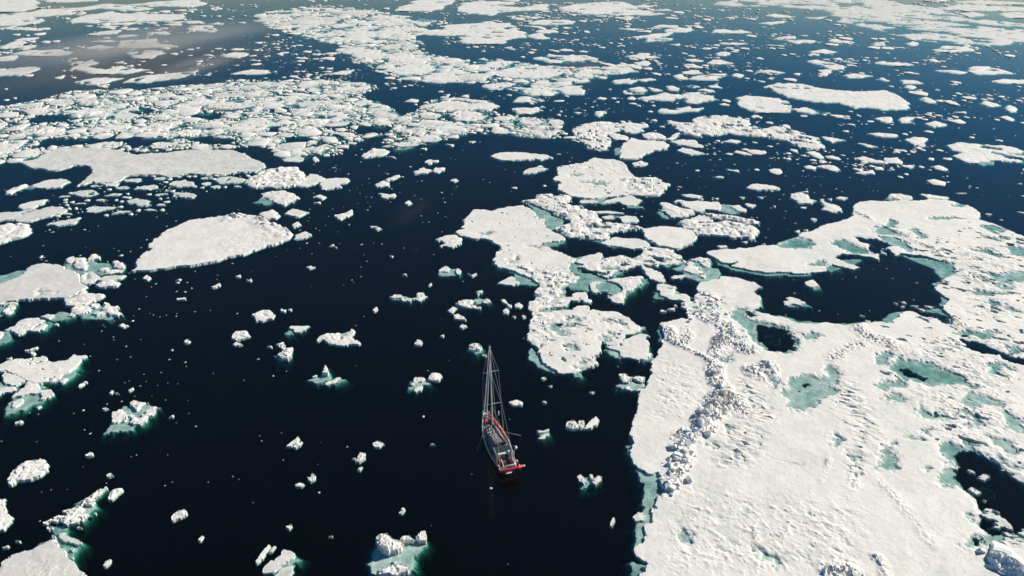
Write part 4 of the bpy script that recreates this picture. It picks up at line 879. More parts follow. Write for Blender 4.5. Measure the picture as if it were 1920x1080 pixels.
B_ALU = plain("bare_aluminium", (0.27, 0.30, 0.335), 0.42, 0.3)
B_DECK = plain("grey_deck_paint", (0.10, 0.11, 0.12), 0.8, vary=.35, scale=3)
B_WHITE = plain("white_gelcoat", (0.74, 0.74, 0.73), 0.4)
B_GREY = plain("worn_grey_paint", (0.22, 0.21, 0.24), 0.6, vary=.3)
B_SPAR = plain("silver_spar", (0.78, 0.78, 0.75), 0.45)
B_SAIL = plain("furled_sailcloth", (0.82, 0.79, 0.76), 0.8)
B_DARK = plain("navy_canvas", (0.018, 0.022, 0.045), 0.8, vary=.4)
B_BLACK = plain("black_rubber", (0.012, 0.012, 0.013), 0.6)
B_RED = plain("red_canvas", (0.50, 0.012, 0.025), 0.7, vary=.3)
B_REDR = plain("red_hypalon", (0.60, 0.015, 0.03), 0.45, vary=.2)
B_GLASS = plain("smoked_pane", (0.015, 0.02, 0.024), 0.12)
B_PANEL = plain("solar_cells", (0.035, 0.05, 0.055), 0.3, vary=.3, scale=9)
B_TEAK = plain("weathered_teak", (0.10, 0.08, 0.06), 0.8, vary=.3)
B_WIRE = plain("rigging_wire", (0.5, 0.5, 0.5), 0.45, 0.1)
B_BRASS = plain("ochre_rope", (0.38, 0.29, 0.12), 0.8)


class MB:
    def __init__(self):
        self.v, self.f = [], []

    def quad_box(self, x0, x1, y0, y1, z0, z1, taper=1.0):
        b = len(self.v)
        cx, cy_ = (x0 + x1) / 2, (y0 + y1) / 2
        for z, k in ((z0, 1.0), (z1, taper)):
            for x, y in ((x0, y0), (x1, y0), (x1, y1), (x0, y1)):
                self.v.append((cx + (x - cx) * k, cy_ + (y - cy_) * k, z))
        self.f += [tuple(b + i for i in q) for q in ((0, 3, 2, 1), (4, 5, 6, 7), (0, 1, 5, 4), (1, 2, 6, 5), (2, 3, 7, 6), (3, 0, 4, 7))]
        return self

    def tube(self, pts, r, n=8, r2=None, wob=0.0):
        pts = [Vector(p) for p in pts]
        b = len(self.v)
        m = len(pts)
        for i, p in enumerate(pts):
            t = (pts[min(i + 1, m - 1)] - pts[max(i - 1, 0)]).normalized()
            a = t.cross(Vector((0, 0, 1)) if abs(t.z) < .9 else Vector((1, 0, 0))).normalized()
            c = t.cross(a)
            rr = r + ((r2 if r2 is not None else r) - r) * i / max(1, m - 1)
            rr *= 1 + wob * math.sin(i * 2.3) + wob * .5 * math.sin(i * 5.1 + 1)
            for k in range(n):
                w = 2 * math.pi * k / n
                self.v.append(tuple(p + a * rr * math.cos(w) + c * rr * math.sin(w)))
        for i in range(m - 1):
            for k in range(n):
                self.f.append((b + i * n + k, b + i * n + (k + 1) % n, b + (i + 1) * n + (k + 1) % n, b + (i + 1) * n + k))
        self.f.append(tuple(b + k for k in reversed(range(n))))
        self.f.append(tuple(b + (m - 1) * n + k for k in range(n)))
        return self

    def ball(self, c, r, n=10, m=6, sq=(1, 1, 1)):
        b = len(self.v)
        for i in range(m + 1):
            t = math.pi * i / m
            for k in range(n):
                w = 2 * math.pi * k / n
                self.v.append((c[0] + r * sq[0] * math.sin(t) * math.cos(w), c[1] + r * sq[1] * math.sin(t) * math.sin(w), c[2] + r * sq[2] * math.cos(t)))
        for i in range(m):
            for k in range(n):
                self.f.append((b + i * n + k, b + (i + 1) * n + k, b + (i + 1) * n + (k + 1) % n, b + i * n + (k + 1) % n))
        return self

    def build(self, name, m, parent, sm=False, bevel=0.0):
        me = bpy.data.meshes.new(name)
        me.from_pydata(self.v, [], self.f)
        me.update()
        if sm:
            smooth(me)
        o = link(name, me, m, parent)
        if bevel:
            md = o.modifiers.new("bevel", 'BEVEL')
            md.width = bevel
            md.segments = 2
        return o


def half_beam(x):
    """deck half breadth; x from -8 (stern) to 8 (bow)"""
    u = (x + 8) / 16
    return 2.2 * (1 - max(0, (u - .38) / .62) ** 2.3) * (1 - 0.33 * max(0, (.38 - u) / .38) ** 1.6)


def sheer(x):
    u = (x + 8) / 16
    return 1.05 + 0.55 * u ** 2


ST = [-8 + 16 * i / 32 for i in range(33)]
hull = MB()
ring = 9
for x in ST:
    bmx, sh = max(half_beam(x), 0.03), sheer(x)
    for k in range(ring):
        t = k / (ring - 1) * 2 - 1
        s_ = abs(t)
        yy = bmx * math.copysign(min(1, (s_ * 1.0) ** .55), t) * (1 - .1 * (1 - s_))
        zz = -0.65 + (sh + 0.65) * s_ ** 1.6
        xx = x - (1 - s_) * 1.2 * max(0, (x - 4) / 4) + (0.5 * (1 - s_) if x < -7.9 else 0)
        hull.v.append((xx, yy, zz))
for i in range(len(ST) - 1):
    for k in range(ring - 1):
        hull.f.append((i * ring + k, (i + 1) * ring + k, (i + 1) * ring + k + 1, i * ring + k + 1))
hull.f.append(tuple(range(ring)))
hull_o = hull.build("hull", B_ALU, boat, True)
for sgn in (-1, 1):
    MB().tube([(x, sgn * (half_beam(x) + .01), sheer(x) - 0.22) for x in ST], 0.06, 6).build("rubbing_strake", B_BLACK, hull_o, True)
deck = MB()
for x in ST:
    bmx = max(half_beam(x) - 0.03, 0.02)
    for t in (-1, -.5, 0, .5, 1):
        deck.v.append((x, bmx * t, sheer(x) - 0.03 + 0.07 * (1 - t * t)))
for i in range(len(ST) - 1):
    for k in range(4):
        deck.f.append((i * 5 + k, (i + 1) * 5 + k, (i + 1) * 5 + k + 1, i * 5 + k + 1))
deck_o = deck.build("deck", B_DECK, boat, True)
for sgn in (-1, 1):
    MB().tube([(x, sgn * half_beam(x), sheer(x) + 0.05) for x in ST], 0.075, 6).build("toe_rail", B_SPAR, boat, True)
    rail = MB()
    for z in (0.35, 0.62):
        rail.tube([(x, sgn * half_beam(x) * .97, sheer(x) + z) for x in ST[2:-1]], 0.022, 5)
    rail.build("lifeline", B_WIRE, boat, True)
    for x in ST[3:-1:3]:
        MB().tube([(x, sgn * half_beam(x) * .97, sheer(x)), (x, sgn * half_beam(x) * .97, sheer(x) + .64)], 0.028, 6).build("stanchion", B_SPAR, boat)
MB().tube([(6.7, .75, 1.5), (6.7, .75, 2.15), (7.7, .35, 2.25), (8.1, 0, 2.27), (7.7, -.35, 2.25), (6.7, -.75, 2.15), (6.7, -.75, 1.5)], 0.035, 7).build("pulpit", B_SPAR, boat, True)
MB().quad_box(7.2, 8.45, -.16, .16, 1.52, 1.68).build("bow_roller", B_SPAR, boat, bevel=.03)
an = MB().tube([(8.4, 0, 1.6), (7.6, 0, 1.78)], 0.05).tube([(8.45, .32, 1.42), (8.52, 0, 1.5), (8.45, -.32, 1.42)], .06)
an.build("anchor", B_WIRE, boat)
MB().tube([(6.0, 0, 1.5), (6.0, 0, 1.82)], 0.2, 10).ball((6.0, 0, 1.85), .2).build("windlass", B_SPAR, boat, True)
# coachroof with its two rows of windows
cr = MB()
XS = [4.0, 3.2, 1.5, -0.5, -2.6]
for x, w, z in zip(XS, (.45, .95, 1.2, 1.32, 1.36), (1.55, 1.92, 2.02, 2.06, 2.08)):
    for y, zz in ((-w - .22, sheer(x) - .02), (-w, z - .05), (0, z + .06), (w, z - .05), (w + .22, sheer(x) - .02)):
        cr.v.append((x, y, zz))
for i in range(len(XS) - 1):
    for k in range(4):
        cr.f.append((i * 5 + k, i * 5 + k + 1, (i + 1) * 5 + k + 1, (i + 1) * 5 + k))
cr.f += [(0, 1, 2, 3, 4), (24, 23, 22, 21, 20)]
cro = cr.build("coachroof", B_GREY, boat)
for x in (0.9, -0.35):
    for y in (-.86, -.30, .26, .82):
        h_ = MB().quad_box(x - .42, x + .42, y - .21, y + .25, 2.04, 2.15).build("deck_window", B_WHITE, cro, bevel=.02)
        # the pane sits proud in its frame
        pv = MB().quad_box(x - .31, x + .31, y - .12, y + .16, 2.15, 2.165)
        po = pv.build("window_pane", B_GLASS, cro)
for y in (-1.44, 1.44):
    for x in (2.2, .9, -.5, -1.8):
        MB().quad_box(x - .38, x + .38, y * (.86 if x > 2 else .98) - .05, y * (.86 if x > 2 else .98) + .05, 1.52, 1.76).build("side_window", B_GLASS, cro)
MB().quad_box(4.5, 5.15, -.35, .35, 1.42, 1.6, .92).build("fore_hatch", B_GLASS, boat, bevel=.02)
for x, y in ((5.3, -.7), (3.4, 1.35), (2.6, -1.55), (1.2, 1.72)):
    MB().ball((x, y, sheer(x) + .16), .24, sq=(1.5, .8, .6)).build("rope_coil", B_BRASS if x > 3 else B_WHITE, boat, True)
for sgn in (-1, 1):
    MB().tube([(3.6 - i * .6, sgn * (.3 + .12 * i), 2.1 - (.0 if i else .1)) for i in range(9)], .035, 6).build("grab_rail", B_WHITE, boat, True)
# mast, spreaders, boom and rigging
MX, MTOP = 2.05, 21.3
mast = MB().tube([(MX - .012 * i * i * .2, 0, 1.9 + (MTOP - 1.9) * i / 10) for i in range(11)], .16, 10, .1).build("mast", B_SPAR, boat, True)
for z, w in ((8.2, 1.75), (15.6, 1.45)):
    for sgn in (-1, 1):
        MB().tube([(MX, 0, z), (MX - .3, sgn * w, z + .12)], .06, 8, .045).build("spreader", B_SPAR, mast)
MB().quad_box(MX - .25, MX + .2, -.12, .12, MTOP, MTOP + .1).tube([(MX - .3, 0, MTOP), (MX - .3, 0, MTOP + .7)], .02, 5).build("masthead_unit", B_BLACK, mast)
boom_o = MB().tube([(MX - .2, 0, 2.95), (-3.9, -.95, 2.9)], .12, 8).build("boom", B_SPAR, boat, True)
MB().tube([(MX - .3 - .62 * i, -.158 * .62 * i, 3.16 + .05 * math.sin(i)) for i in range(10)], .28, 10, .17, wob=.08).build("sail_cover", B_DARK, boom_o, True)
MB().tube([(MX, 0, 2.0), (.2, -.3, 2.85)], .05, 6).build("boom_vang", B_SPAR, boat)
for (x0, z0, x1, z1, r) in ((8.1, 1.75, MX + .15, MTOP - .15, .14), (6.4, 1.7, MX + .15, MTOP - 3.2, .125)):
    MB().tube([(x0 + (x1 - x0) * i / 14, 0, z0 + (z1 - z0) * i / 14) for i in range(15)], r, 8, r * .45, wob=.05).build("furled_headsail", B_SAIL, boat, True)
for sgn in (-1, 1):
    yb = half_beam(1.4) * .98
    for x0, zt, via in ((1.6, MTOP - .3, (8.2, 1.75)), (1.2, 15.6, (8.2, 1.75)), (2.5, 8.0, None), (.9, 8.0, None)):
        pts = [(x0, sgn * yb, sheer(x0))] + ([(MX - .3, sgn * via[1], via[0] + .12)] if via else []) + ([(MX - .3, sgn * 1.45, 15.72)] if zt > 17 else []) + [(MX, 0, zt)]
        MB().tube(pts, .03, 5).build("shroud", B_WIRE, boat)
    MB().tube([(-7.6, sgn * 1.4, 1.2), (MX - .2, 0, MTOP - .1)], .025, 5).build("backstay", B_WIRE, boat)
# a small dark flag under the port spreader and a pale roll hoisted to starboard
MB().tube([(MX - .25, 1.3, 8.2), (1.7, 1.8, 1.6)], .012, 4).build("flag_halyard", B_WIRE, boat)
fl = MB()
for i in range(5):
    for j in range(2):
        fl.v.append((MX - .3 - .24 * i, 1.42 + .08 * math.sin(i * 1.6), 7.8 - .62 * j - .05 * i))
fl.f += [(i * 2, i * 2 + 1, i * 2 + 3, i * 2 + 2) for i in range(4)]
fo = fl.build("courtesy_flag", B_DARK, boat)
so = fo.modifiers.new("thickness", 'SOLIDIFY')
so.thickness = .02
MB().tube([(MX - .2, -1.25, 5.3), (MX - .2, -1.25, 6.2)], .11, 8).build("radar_reflector", B_WHITE, boat, True)
# sprayhood, hard top, arch, cockpit
hood = MB()
for i, (x, w, z) in enumerate(((-2.3, 1.35, 2.1), (-2.75, 1.5, 2.75), (-3.3, 1.55, 2.95), (-3.7, 1.55, 2.98))):
    for k in range(9):
        t = math.pi * k / 8
        hood.v.append((x, w * math.cos(t), 1.5 + (z - 1.5) * math.sin(t) ** .55))
for i in range(3):
    for k in range(8):
        hood.f.append((i * 9 + k, i * 9 + k + 1, (i + 1) * 9 + k + 1, (i + 1) * 9 + k))
ho = hood.build("sprayhood", B_DARK, boat, True)
ho.modifiers.new("thickness", 'SOLIDIFY').thickness = .03
MB().quad_box(-5.75, -4.0, -1.5, 1.5, 3.02, 3.09).build("solar_panel", B_PANEL, boat, bevel=.02)
fr = MB()
for y in (-1.53, 1.53):
    fr.tube([(-5.8, y, 3.05), (-3.9, y, 3.05)], .045, 6)
for x in (-3.95, -4.85, -5.8):
    fr.tube([(x, -1.53, 2.99), (x, 1.53, 2.99)], .04, 6)
fr.build("panel_frame", B_SPAR, boat, True)
for x, y in ((-4.0, -1.5), (-4.0, 1.5), (-5.7, -1.5), (-5.7, 1.5)):
    MB().tube([(x, y, 1.15), (x, y, 3.0)], .035, 6).build("panel_post", B_SPAR, boat)
arch = MB().tube([(-6.3, -1.62, 1.1), (-6.2, -1.6, 2.9), (-6.2, -1.2, 3.22), (-6.2, 1.2, 3.22), (-6.2, 1.6, 2.9), (-6.3, 1.62, 1.1)], .12, 8)
arch.build("stern_arch", B_WHITE, boat, True)
MB().quad_box(-6.45, -5.98, -1.35, 1.35, 3.22, 3.36).build("arch_locker", B_WHITE, boat, bevel=.04)
MB().ball((-6.2, -.7, 3.48), .3, sq=(1, 1, .5)).build("radar_dome", B_WHITE, boat, True)
MB().tube([(-6.2, -1.6, 3.0), (-6.2, -2.05, 3.9)], .05, 6).build("generator_post", B_SPAR, boat)
wg = MB().ball((-6.2, -2.05, 4.0), .26, sq=(1.5, 1, 1))
wgo = wg.build("wind_generator", B_WHITE, boat, True)
for k in range(3):
    w = 2 * math.pi * k / 3 + .4
    MB().tube([(-5.82, -2.05, 4.0), (-5.82, -2.05 + .75 * math.cos(w), 4.0 + .75 * math.sin(w))], .06, 5, .02).build("blade", B_BLACK, wgo)
MB().quad_box(-7.3, -3.6, -.62, .62, 1.02, 1.09).build("cockpit_sole", B_TEAK, boat)
for sgn in (-1, 1):
    MB().quad_box(-6.9, -3.6, sgn * 1.05 - .36, sgn * 1.05 + .36, 1.0, 1.42).build("cockpit_seat", B_TEAK, boat, bevel=.03)
    MB().tube([(-4.6, sgn * 1.62, 1.1), (-4.6, sgn * 1.62, 1.62)], .14, 10, .1).build("winch", B_SPAR, boat, True)
    MB().tube([(-5.3, sgn * 1.66, 1.1), (-5.3, sgn * 1.66, 1.55)], .12, 10, .09).build("winch", B_SPAR, boat, True)
    hw = MB()
    hw.tube([(-6.75, .62 * sgn + .42 * math.cos(2 * math.pi * i / 16), 1.75 + .42 * math.sin(2 * math.pi * i / 16)) for i in range(17)], .03, 6)
    for i in range(4):
        hw.tube([(-6.75, .62 * sgn, 1.75), (-6.75, .62 * sgn + .42 * math.cos(i * 1.57), 1.75 + .42 * math.sin(i * 1.57))], .018, 5)
    hw.tube([(-6.6, .62 * sgn, 1.05), (-6.7, .62 * sgn, 1.75)], .08, 6)
    hw.build("steering_wheel", B_BLACK, boat, True)
MB().quad_box(-8.45, -7.85, -.55, .55, .32, .42).build("swim_platform", B_WHITE, boat, bevel=.03)
pp = MB()
for y in (-1.55, 1.55):
    pp.tube([(-7.9, y, 1.1), (-7.95, y, 1.85), (-6.6, y * 1.08, 1.85), (-6.6, y * 1.08, 1.1)], .035, 6)
pp.tube([(-7.95, -1.55, 1.85), (-7.95, 1.55, 1.85)], .035, 6)
pp.build("pushpit", B_SPAR, boat, True)
for sgn in (-1, 1):
    MB().tube([(-7.2, sgn * 1.0, 2.95), (-8.9, sgn * 1.05, 2.6), (-9.0, sgn * 1.05, 2.45)], .06, 7).build("davit", B_SPAR, boat, True)
# booming-out poles: one over each side amidships
MB().tube([(1.3, -2.1, 1.5), (-.2, -4.9, 1.0)], .035, 6, .025).build("side_pole", B_WIRE, boat, True)
MB().tube([(1.5, 2.15, 1.5), (-1.0, 3.9, .5)], .035, 6, .025).build("side_pole", B_WIRE, boat, True)


# loose gear that clutters the deck and cockpit
for i, (nm, m, x, y, z, sx, sy, sz) in enumerate((("jerry_can", B_RED, -4.7, 1.75, 1.1, .22, .16, .42), ("jerry_can", B_DARK, -4.2, 1.8, 1.1, .22, .16, .42), ("jerry_can", B_RED, -3.6, 1.85, 1.15, .22, .16, .42),
        ("storage_box", B_BLACK, -5.3, .1, 1.1, .4, .3, .45), ("storage_box", B_GREY, 3.0, .95, 1.45, .45, .22, .3), ("cushion", B_RED, -6.2, 1.0, 1.42, .4, .28, .12), ("cushion", B_RED, -6.4, -1.05, 1.42, .35, .28, .12), ("cushion", B_DARK, -5.0, -1.05, 1.42, .45, .28, .12),
        ("cockpit_table", B_BLACK, -4.9, 0, 1.55, .5, .32, .07), ("bollard_drum", B_BRASS, 5.6, .05, 1.5, .2, .3, .3), ("storage_box", B_BLACK, 4.6, .8, 1.45, .3, .2, .25), ("dive_bag", B_BLACK, 3.2, -.2, 1.9, .35, .3, .2), ("dive_bag", B_DARK, 2.9, .4, 1.95, .3, .25, .2),
        ("life_ring", B_RED, -7.4, 1.55, 1.3, .1, .28, .5), ("vent_cowl", B_WHITE, 2.7, .1, 2.0, .12, .12, .25), ("vent_cowl", B_WHITE, -1.9, .9, 2.05, .12, .12, .2), ("vent_cowl", B_WHITE, -1.9, -.9, 2.05, .12, .12, .2))):
    MB().quad_box(x - sx, x + sx, y - sy, y + sy, z, z + sz, .85).build(nm, m, boat, bevel=.04)
lines = MB()
for k in range(7):
    y0 = -.7 + .23 * k
    lines.tube([(1.7, y0 * .6, 2.12), (.2, y0, 2.2 if abs(y0) < .5 else 2.16), (-2.2, y0 * 1.1, 2.16)], .022, 4)
lines.build("halyard_tail", B_BRASS, boat)
for sgn in (-1, 1):
    MB().tube([(x, sgn * (half_beam(x) - .42), sheer(x) + .03) for x in ST[5:26]], .03, 5).build("jackline", B_BRASS, boat)


def on_boat(name, label, cat):
    o = bpy.data.objects.new(name, None)
    C.objects.link(o)
    o.location, o.rotation_euler, o.scale = boat.location, boat.rotation_euler, boat.scale
    return tag(o, label, cat)


bag = on_boat("sail_bag", "long red sail bag lashed along the starboard rail of the sailboat's foredeck", "sail bag")
MB().tube([(6.3 - .5 * i, -.55 - .14 * i + .004 * i * i, 1.98 - .012 * i) for i in range(14)], .26, 10, .2, wob=.1).build("bag_body", B_RED, bag, True)
for i in (2, 5, 8, 11):
    x, y = 6.3 - .5 * i, -.55 - .14 * i + .004 * i * i
    MB().tube([(x, y + .29 * math.cos(w), 1.98 - .012 * i + .29 * math.sin(w)) for w in [k * math.pi / 6 for k in range(13)]], .02, 4).build("lashing", B_WHITE, bag)
bag2 = on_boat("sail_bag", "short red bundle on the port side of the sailboat's foredeck", "sail bag")
MB().tube([(5.35, .25, 1.72), (5.1, .62, 1.74), (4.75, .95, 1.7)], .27, 10, .2, wob=.1).build("bag_body", B_RED, bag2, True)
dg = on_boat("inflatable_dinghy", "red inflatable dinghy hung crosswise behind the sailboat's stern", "dinghy")
tb = MB()
tb.tube([(-8.55, -2.5, 1.55), (-8.6, -1.4, 1.5), (-8.62, 0, 1.5), (-8.6, 1.2, 1.55), (-8.85, 1.75, 1.7), (-9.15, 1.3, 1.95), (-9.15, 0, 1.98), (-9.1, -1.4, 1.95), (-9.05, -2.4, 1.95)], .24, 10)
tb.build("tube", B_REDR, dg, True)
for p in ((-8.55, -2.62, 1.55), (-9.05, -2.52, 1.95)):
    MB().tube([p, (p[0], p[1] - .32, p[2] + .01)], .24, 10, .08).build("tube_end", B_WHITE, dg, True)
MB().quad_box(-9.05, -8.65, -2.1, 1.2, 1.6, 1.68).build("dinghy_floor", B_BLACK, dg)
MB().quad_box(-9.2, -8.5, -1.95, -1.85, 1.4, 2.1).build("transom", B_WHITE, dg)
MB().quad_box(-9.0, -8.7, -.2, .15, 1.72, 1.9).build("thwart", B_BLACK, dg)
ob = on_boat("outboard_motor", "pinkish-white outboard motor clamped to the sailboat's starboard stern rail", "outboard motor")
MB().quad_box(-7.9, -7.3, -2.0, -1.62, 1.75, 2.2, .8).build("cowling", plain("faded_pink_cover", (.62, .36, .36), .5), ob, bevel=.05)
MB().tube([(-7.65, -1.82, 1.75), (-7.7, -1.85, .9)], .09, 8, .06).build("shaft_leg", B_BLACK, ob)

# ------------------------------------------------------------------ packed floes and scattered pieces
def inside_any(x, y, P_list):
    for P in P_list:
        if sdf(P, np.array([x]), np.array([y]))[0] > 0:
            return True
    return False


def blocked(x, y, r):
    for P, c, R in ALL_TOPS:
        if (x - c[0]) ** 2 + (y - c[1]) ** 2 < (R + r) ** 2:
            if sdf(P, np.array([x]), np.array([y]))[0] > -r * .75:
                return True
    return False


def gon(x, y, r, n=None, el=None, ang=None, k0=.62):
    n = n or rng.randrange(5, 10)
    el = el or rng.uniform(.55, 1.0)
    ang = ang if ang is not None else rng.uniform(0, math.pi)
    out = []
    for i in range(n):
        w = 2 * math.pi * (i + rng.uniform(-.3, .3)) / n
        k = r * rng.uniform(k0, 1.12)
        u, v = k * math.cos(w), k * el * math.sin(w)
        out.append((x + u * math.cos(ang) - v * math.sin(ang), y + u * math.sin(ang) + v * math.cos(ang)))
    return np.array(out)


def fill(region, sizes, holes=(), tries=40, cover=1.0):
    """dart-throwing: big discs first; returns (x, y, r)"""
    P = poly(region)
    Hs = [poly(h) for h in holes]
    lo, hi = P.min(0), P.max(0)
    area = np.ptp(P[:, 0]) * np.ptp(P[:, 1])
    acc = np.zeros((0, 3))
    for r, n in sizes:
        m = n * tries
        xs = nprs.uniform(lo[0], hi[0], m)
        ys = nprs.uniform(lo[1], hi[1], m)
        ok = sdf(P, xs, ys) > r * .45
        for h in Hs:
            ok &= sdf(h, xs, ys) < -r * .5
        for Q, c, R in ALL_TOPS:
            near = ok & ((xs - c[0]) ** 2 + (ys - c[1]) ** 2 < (R + r) ** 2)
            if near.any():
                idx = np.nonzero(near)[0]
                ok[idx] &= sdf(Q, xs[idx], ys[idx]) < -r * .6
        got = 0
        for x, y in zip(xs[ok], ys[ok]):
            if got >= n:
                break
            if len(acc) and (np.hypot(acc[:, 0] - x, acc[:, 1] - y) < (acc[:, 2] + r) * .92).any():
                continue
            acc = np.vstack([acc, (x, y, r * rng.uniform(.85, 1.08))])
            got += 1
    return [tuple(a) for a in acc]


class Joined:
    """many small pieces of ice joined into one mesh"""
    def __init__(self):
        self.V, self.F, self.n = [], [], 0

    def prism(self, P, h, tilt=0.0):
        k = len(P)
        c = P.mean(0)
        tx, ty = rng.uniform(-tilt, tilt), rng.uniform(-tilt, tilt)
        lv = [(1.02, -.35, 0), (1.0, h * .8, .8), (.95, h, 1)]
        v = []
        for s, z, q in lv:
            for x, y in P:
                X_, Y_ = (x - c[0]) * s, (y - c[1]) * s
                v.append((c[0] + X_, c[1] + Y_, z + q * (tx * X_ + ty * Y_) + (q > 0) * rng.uniform(-.06, .06) * h))
        v.append((c[0], c[1], h * rng.uniform(.95, 1.1)))
        f = []
        for L_ in range(2):
            for i in range(k):
                a, b = L_ * k + i, L_ * k + (i + 1) % k
                f.append((a, b, b + k))
                f.append((a, b + k, a + k))
        for i in range(k):
            f.append((2 * k + i, 2 * k + (i + 1) % k, 3 * k))
        self.V.append(np.array(v))
        self.F.append(np.array(f) + self.n)
        self.n += len(v)

    def build(self, name, label, m):
        me = mesh_np(name, np.vstack(self.V), np.vstack(self.F))
        return tag(link(name, me, m), label, kind="stuff")


# lumps shared by the small chunks
import bmesh
LUMPS = []
for i in range(14):
    bm = bmesh.new()
    for k in range(15):
        w, t = rng.uniform(0, 2 * math.pi), rng.uniform(.15, 1) ** .5
        el = (.6, .85, 1.0)[i % 3]
        z = rng.uniform(-.25, .55) * (1.15 - .6 * t)
        bm.verts.new((t * math.cos(w), t * el * math.sin(w), z))
    bmesh.ops.convex_hull(bm, input=bm.verts)
    for v in [v for v in bm.verts if not v.link_faces]:
        bm.verts.remove(v)
    me = bpy.data.meshes.new("ice_chunk")
    bm.to_mesh(me)
    bm.free()
    me.materials.append(M_BLOCK if i % 3 == 0 else M_SNOW)
    LUMPS.append(me)

PLATES = []
for i in range(10):
    J = Joined()
    J.prism(gon(0, 0, 1.0, el=rng.uniform(.6, 1)), 1.0, tilt=.12)
    vv = J.V[0] * np.array([1, 1, .17])
    me = mesh_np("ice_chunk", vv, J.F[0])
    me.materials.append(M_SNOW)
    PLATES.append((me, vv, J.F[0]))

LUMP_ARR = []
for me in LUMPS:
    v = np.array([p.co[:] for p in me.vertices])
    f = np.array([(p.vertices[0], p.vertices[j], p.vertices[j + 1]) for p in me.polygons for j in range(1, len(p.vertices) - 1)])
    LUMP_ARR.append((v, f))


def px_r(x, y, r):
    """radius in photograph pixels"""
    return FPX * r / (y * CP + CAM_Z * SP)


pieces = []     # (pixel radius, x, y, r, region word)
DOTS = ("E:645,95,5 855,103,6 325,82,8 330,172,8 1650,208,7 1742,217,9 1323,427,10 1388,430,10 1045,558,8 1320,612,9 1200,615,6 995,648,12 1135,392,6 1168,370,13 945,838,9 1290,868,14 1270,937,9 980,917,6 878,937,5 443,797,9 850,768,6 853,790,6 632,822,5 742,1022,7 1080,1047,5 1390,957,10 1397,988,7 675,912,8 1780,592,9 1578,568,5 1057,787,4 1100,40,12 1058,98,7",
        "F:235,115,4 153,165,5 420,143,5 808,152,5 832,200,7 786,243,5 883,64,5 790,75,8 1200,115,4 1332,150,7 1550,352,8 1380,320,4 748,683,6 808,615,7 1393,630,5 293,638,4 228,1025,7 130,1060,11 748,983,5 15,935,12 1290,1020,6",
        "N:910,270,9 1325,303,6 1205,145,6 1077,168,6 1545,385,6 1450,405,5 1188,365,6 1148,382,6 767,635,15 677,663,8 350,672,9 270,660,9 1398,500,4 778,815,9 830,850,12 338,925,8 15,918,12 1255,1047,9 1208,1062,6 1120,553,9",
        "O:335,618,8 350,373,5 432,353,5 898,297,7 1393,317,8 1105,73,5 568,350,4 700,160,4",
        "P:110,47,5 240,70,9 685,168,7 1265,208,7 1085,178,4 1065,327,4 33,470,6 83,447,5 1075,517,10",
        "Q:880,392,9 1010,488,10 607,740,4 555,5,12 1125,1000,4 1137,22,5",
        "J:85,378,6 1063,102,7 795,590,10",
        "B:435,513,9 590,537,9 597,565,7 600,522,6 630,549,5 690,585,12 845,620,7 700,710,8 432,730,6 400,705,5 573,703,8 780,730,5 838,797,6 868,760,8 838,856,9 403,850,7 403,912,5 150,958,7 100,940,5 523,970,5 448,993,7 615,1018,5 655,832,5 1018,697,7 1080,725,4 1080,657,5 1393,725,12 1405,768,7 1505,680,9 1705,628,7 1752,648,6 1298,945,6 1395,1018,6 1240,440,6 1075,432,6 920,522,7 988,585,9 1100,607,12 1160,533,14 785,495,9 790,402,12 745,443,10 890,358,5",
        "C:720,408,9 430,492,9 350,438,18 245,675,20 20,692,22 1035,598,10 1175,540,6 1240,505,12 1093,543,4 1300,508,5 1245,703,14 1320,617,4 1405,690,5 835,845,10 930,880,9 970,905,11 1670,515,9 1520,427,14 1630,437,28 1485,480,11 1385,560,20 1475,362,14 1820,350,18 1775,557,8 1835,555,20 1060,790,5 1725,765,17 1860,762,20 630,820,6 490,128,24 560,138,10 790,48,18 640,72,9 950,75,16 1050,48,16 1060,75,18",
        "D:45,830,10 123,913,5 205,955,8 355,605,7 132,600,6 283,605,8 395,670,5 283,660,4 615,612,8 487,408,15 853,447,8 780,437,7 1228,422,9 1247,368,9 1257,328,5 1545,290,14 1693,248,16 1703,305,8 1430,242,14 1208,555,18 1035,590,22 992,610,22 930,502,16 1313,608,12 1352,570,6 1325,540,8 1120,615,5 1197,658,7 1273,652,14 1310,668,16 1508,690,10 1607,743,5 1808,755,4 830,655,5 760,680,5 790,712,6 823,712,6 712,632,7 1017,468,5 640,425,10 865,383,8 990,337,12 1025,290,22 522,210,6 580,268,22 635,278,7 70,360,14 15,380,20 65,425,12 55,480,6 150,493,6 343,500,12 12,520,8 485,280,12 620,120,18 1470,72,9 1515,82,10 1350,38,6 1320,25,6 1285,148,6 1330,183,6 1660,150,8 1640,887,18 1750,930,14 1910,750,12 1890,660,20 1770,25,18",
        "H:1080,193,6 963,280,5 1118,283,4 942,342,9 930,390,12 1165,236,12 1010,112,10",
        "I:195,660,5 135,922,7 760,890,6 123,193,6 205,235,10 48,110,10")
for s in DOTS:
    key, rest = s.split(':')
    ox, oy, k = TILES[key]
    for tok in rest.split():
        u, v, rr = map(float, tok.split(','))
        x, y, _ = ground(ox + u / k, oy + v / k)
        pieces.append((rr / k, x, y, rr / k / px_r(x, y, 1.0)))


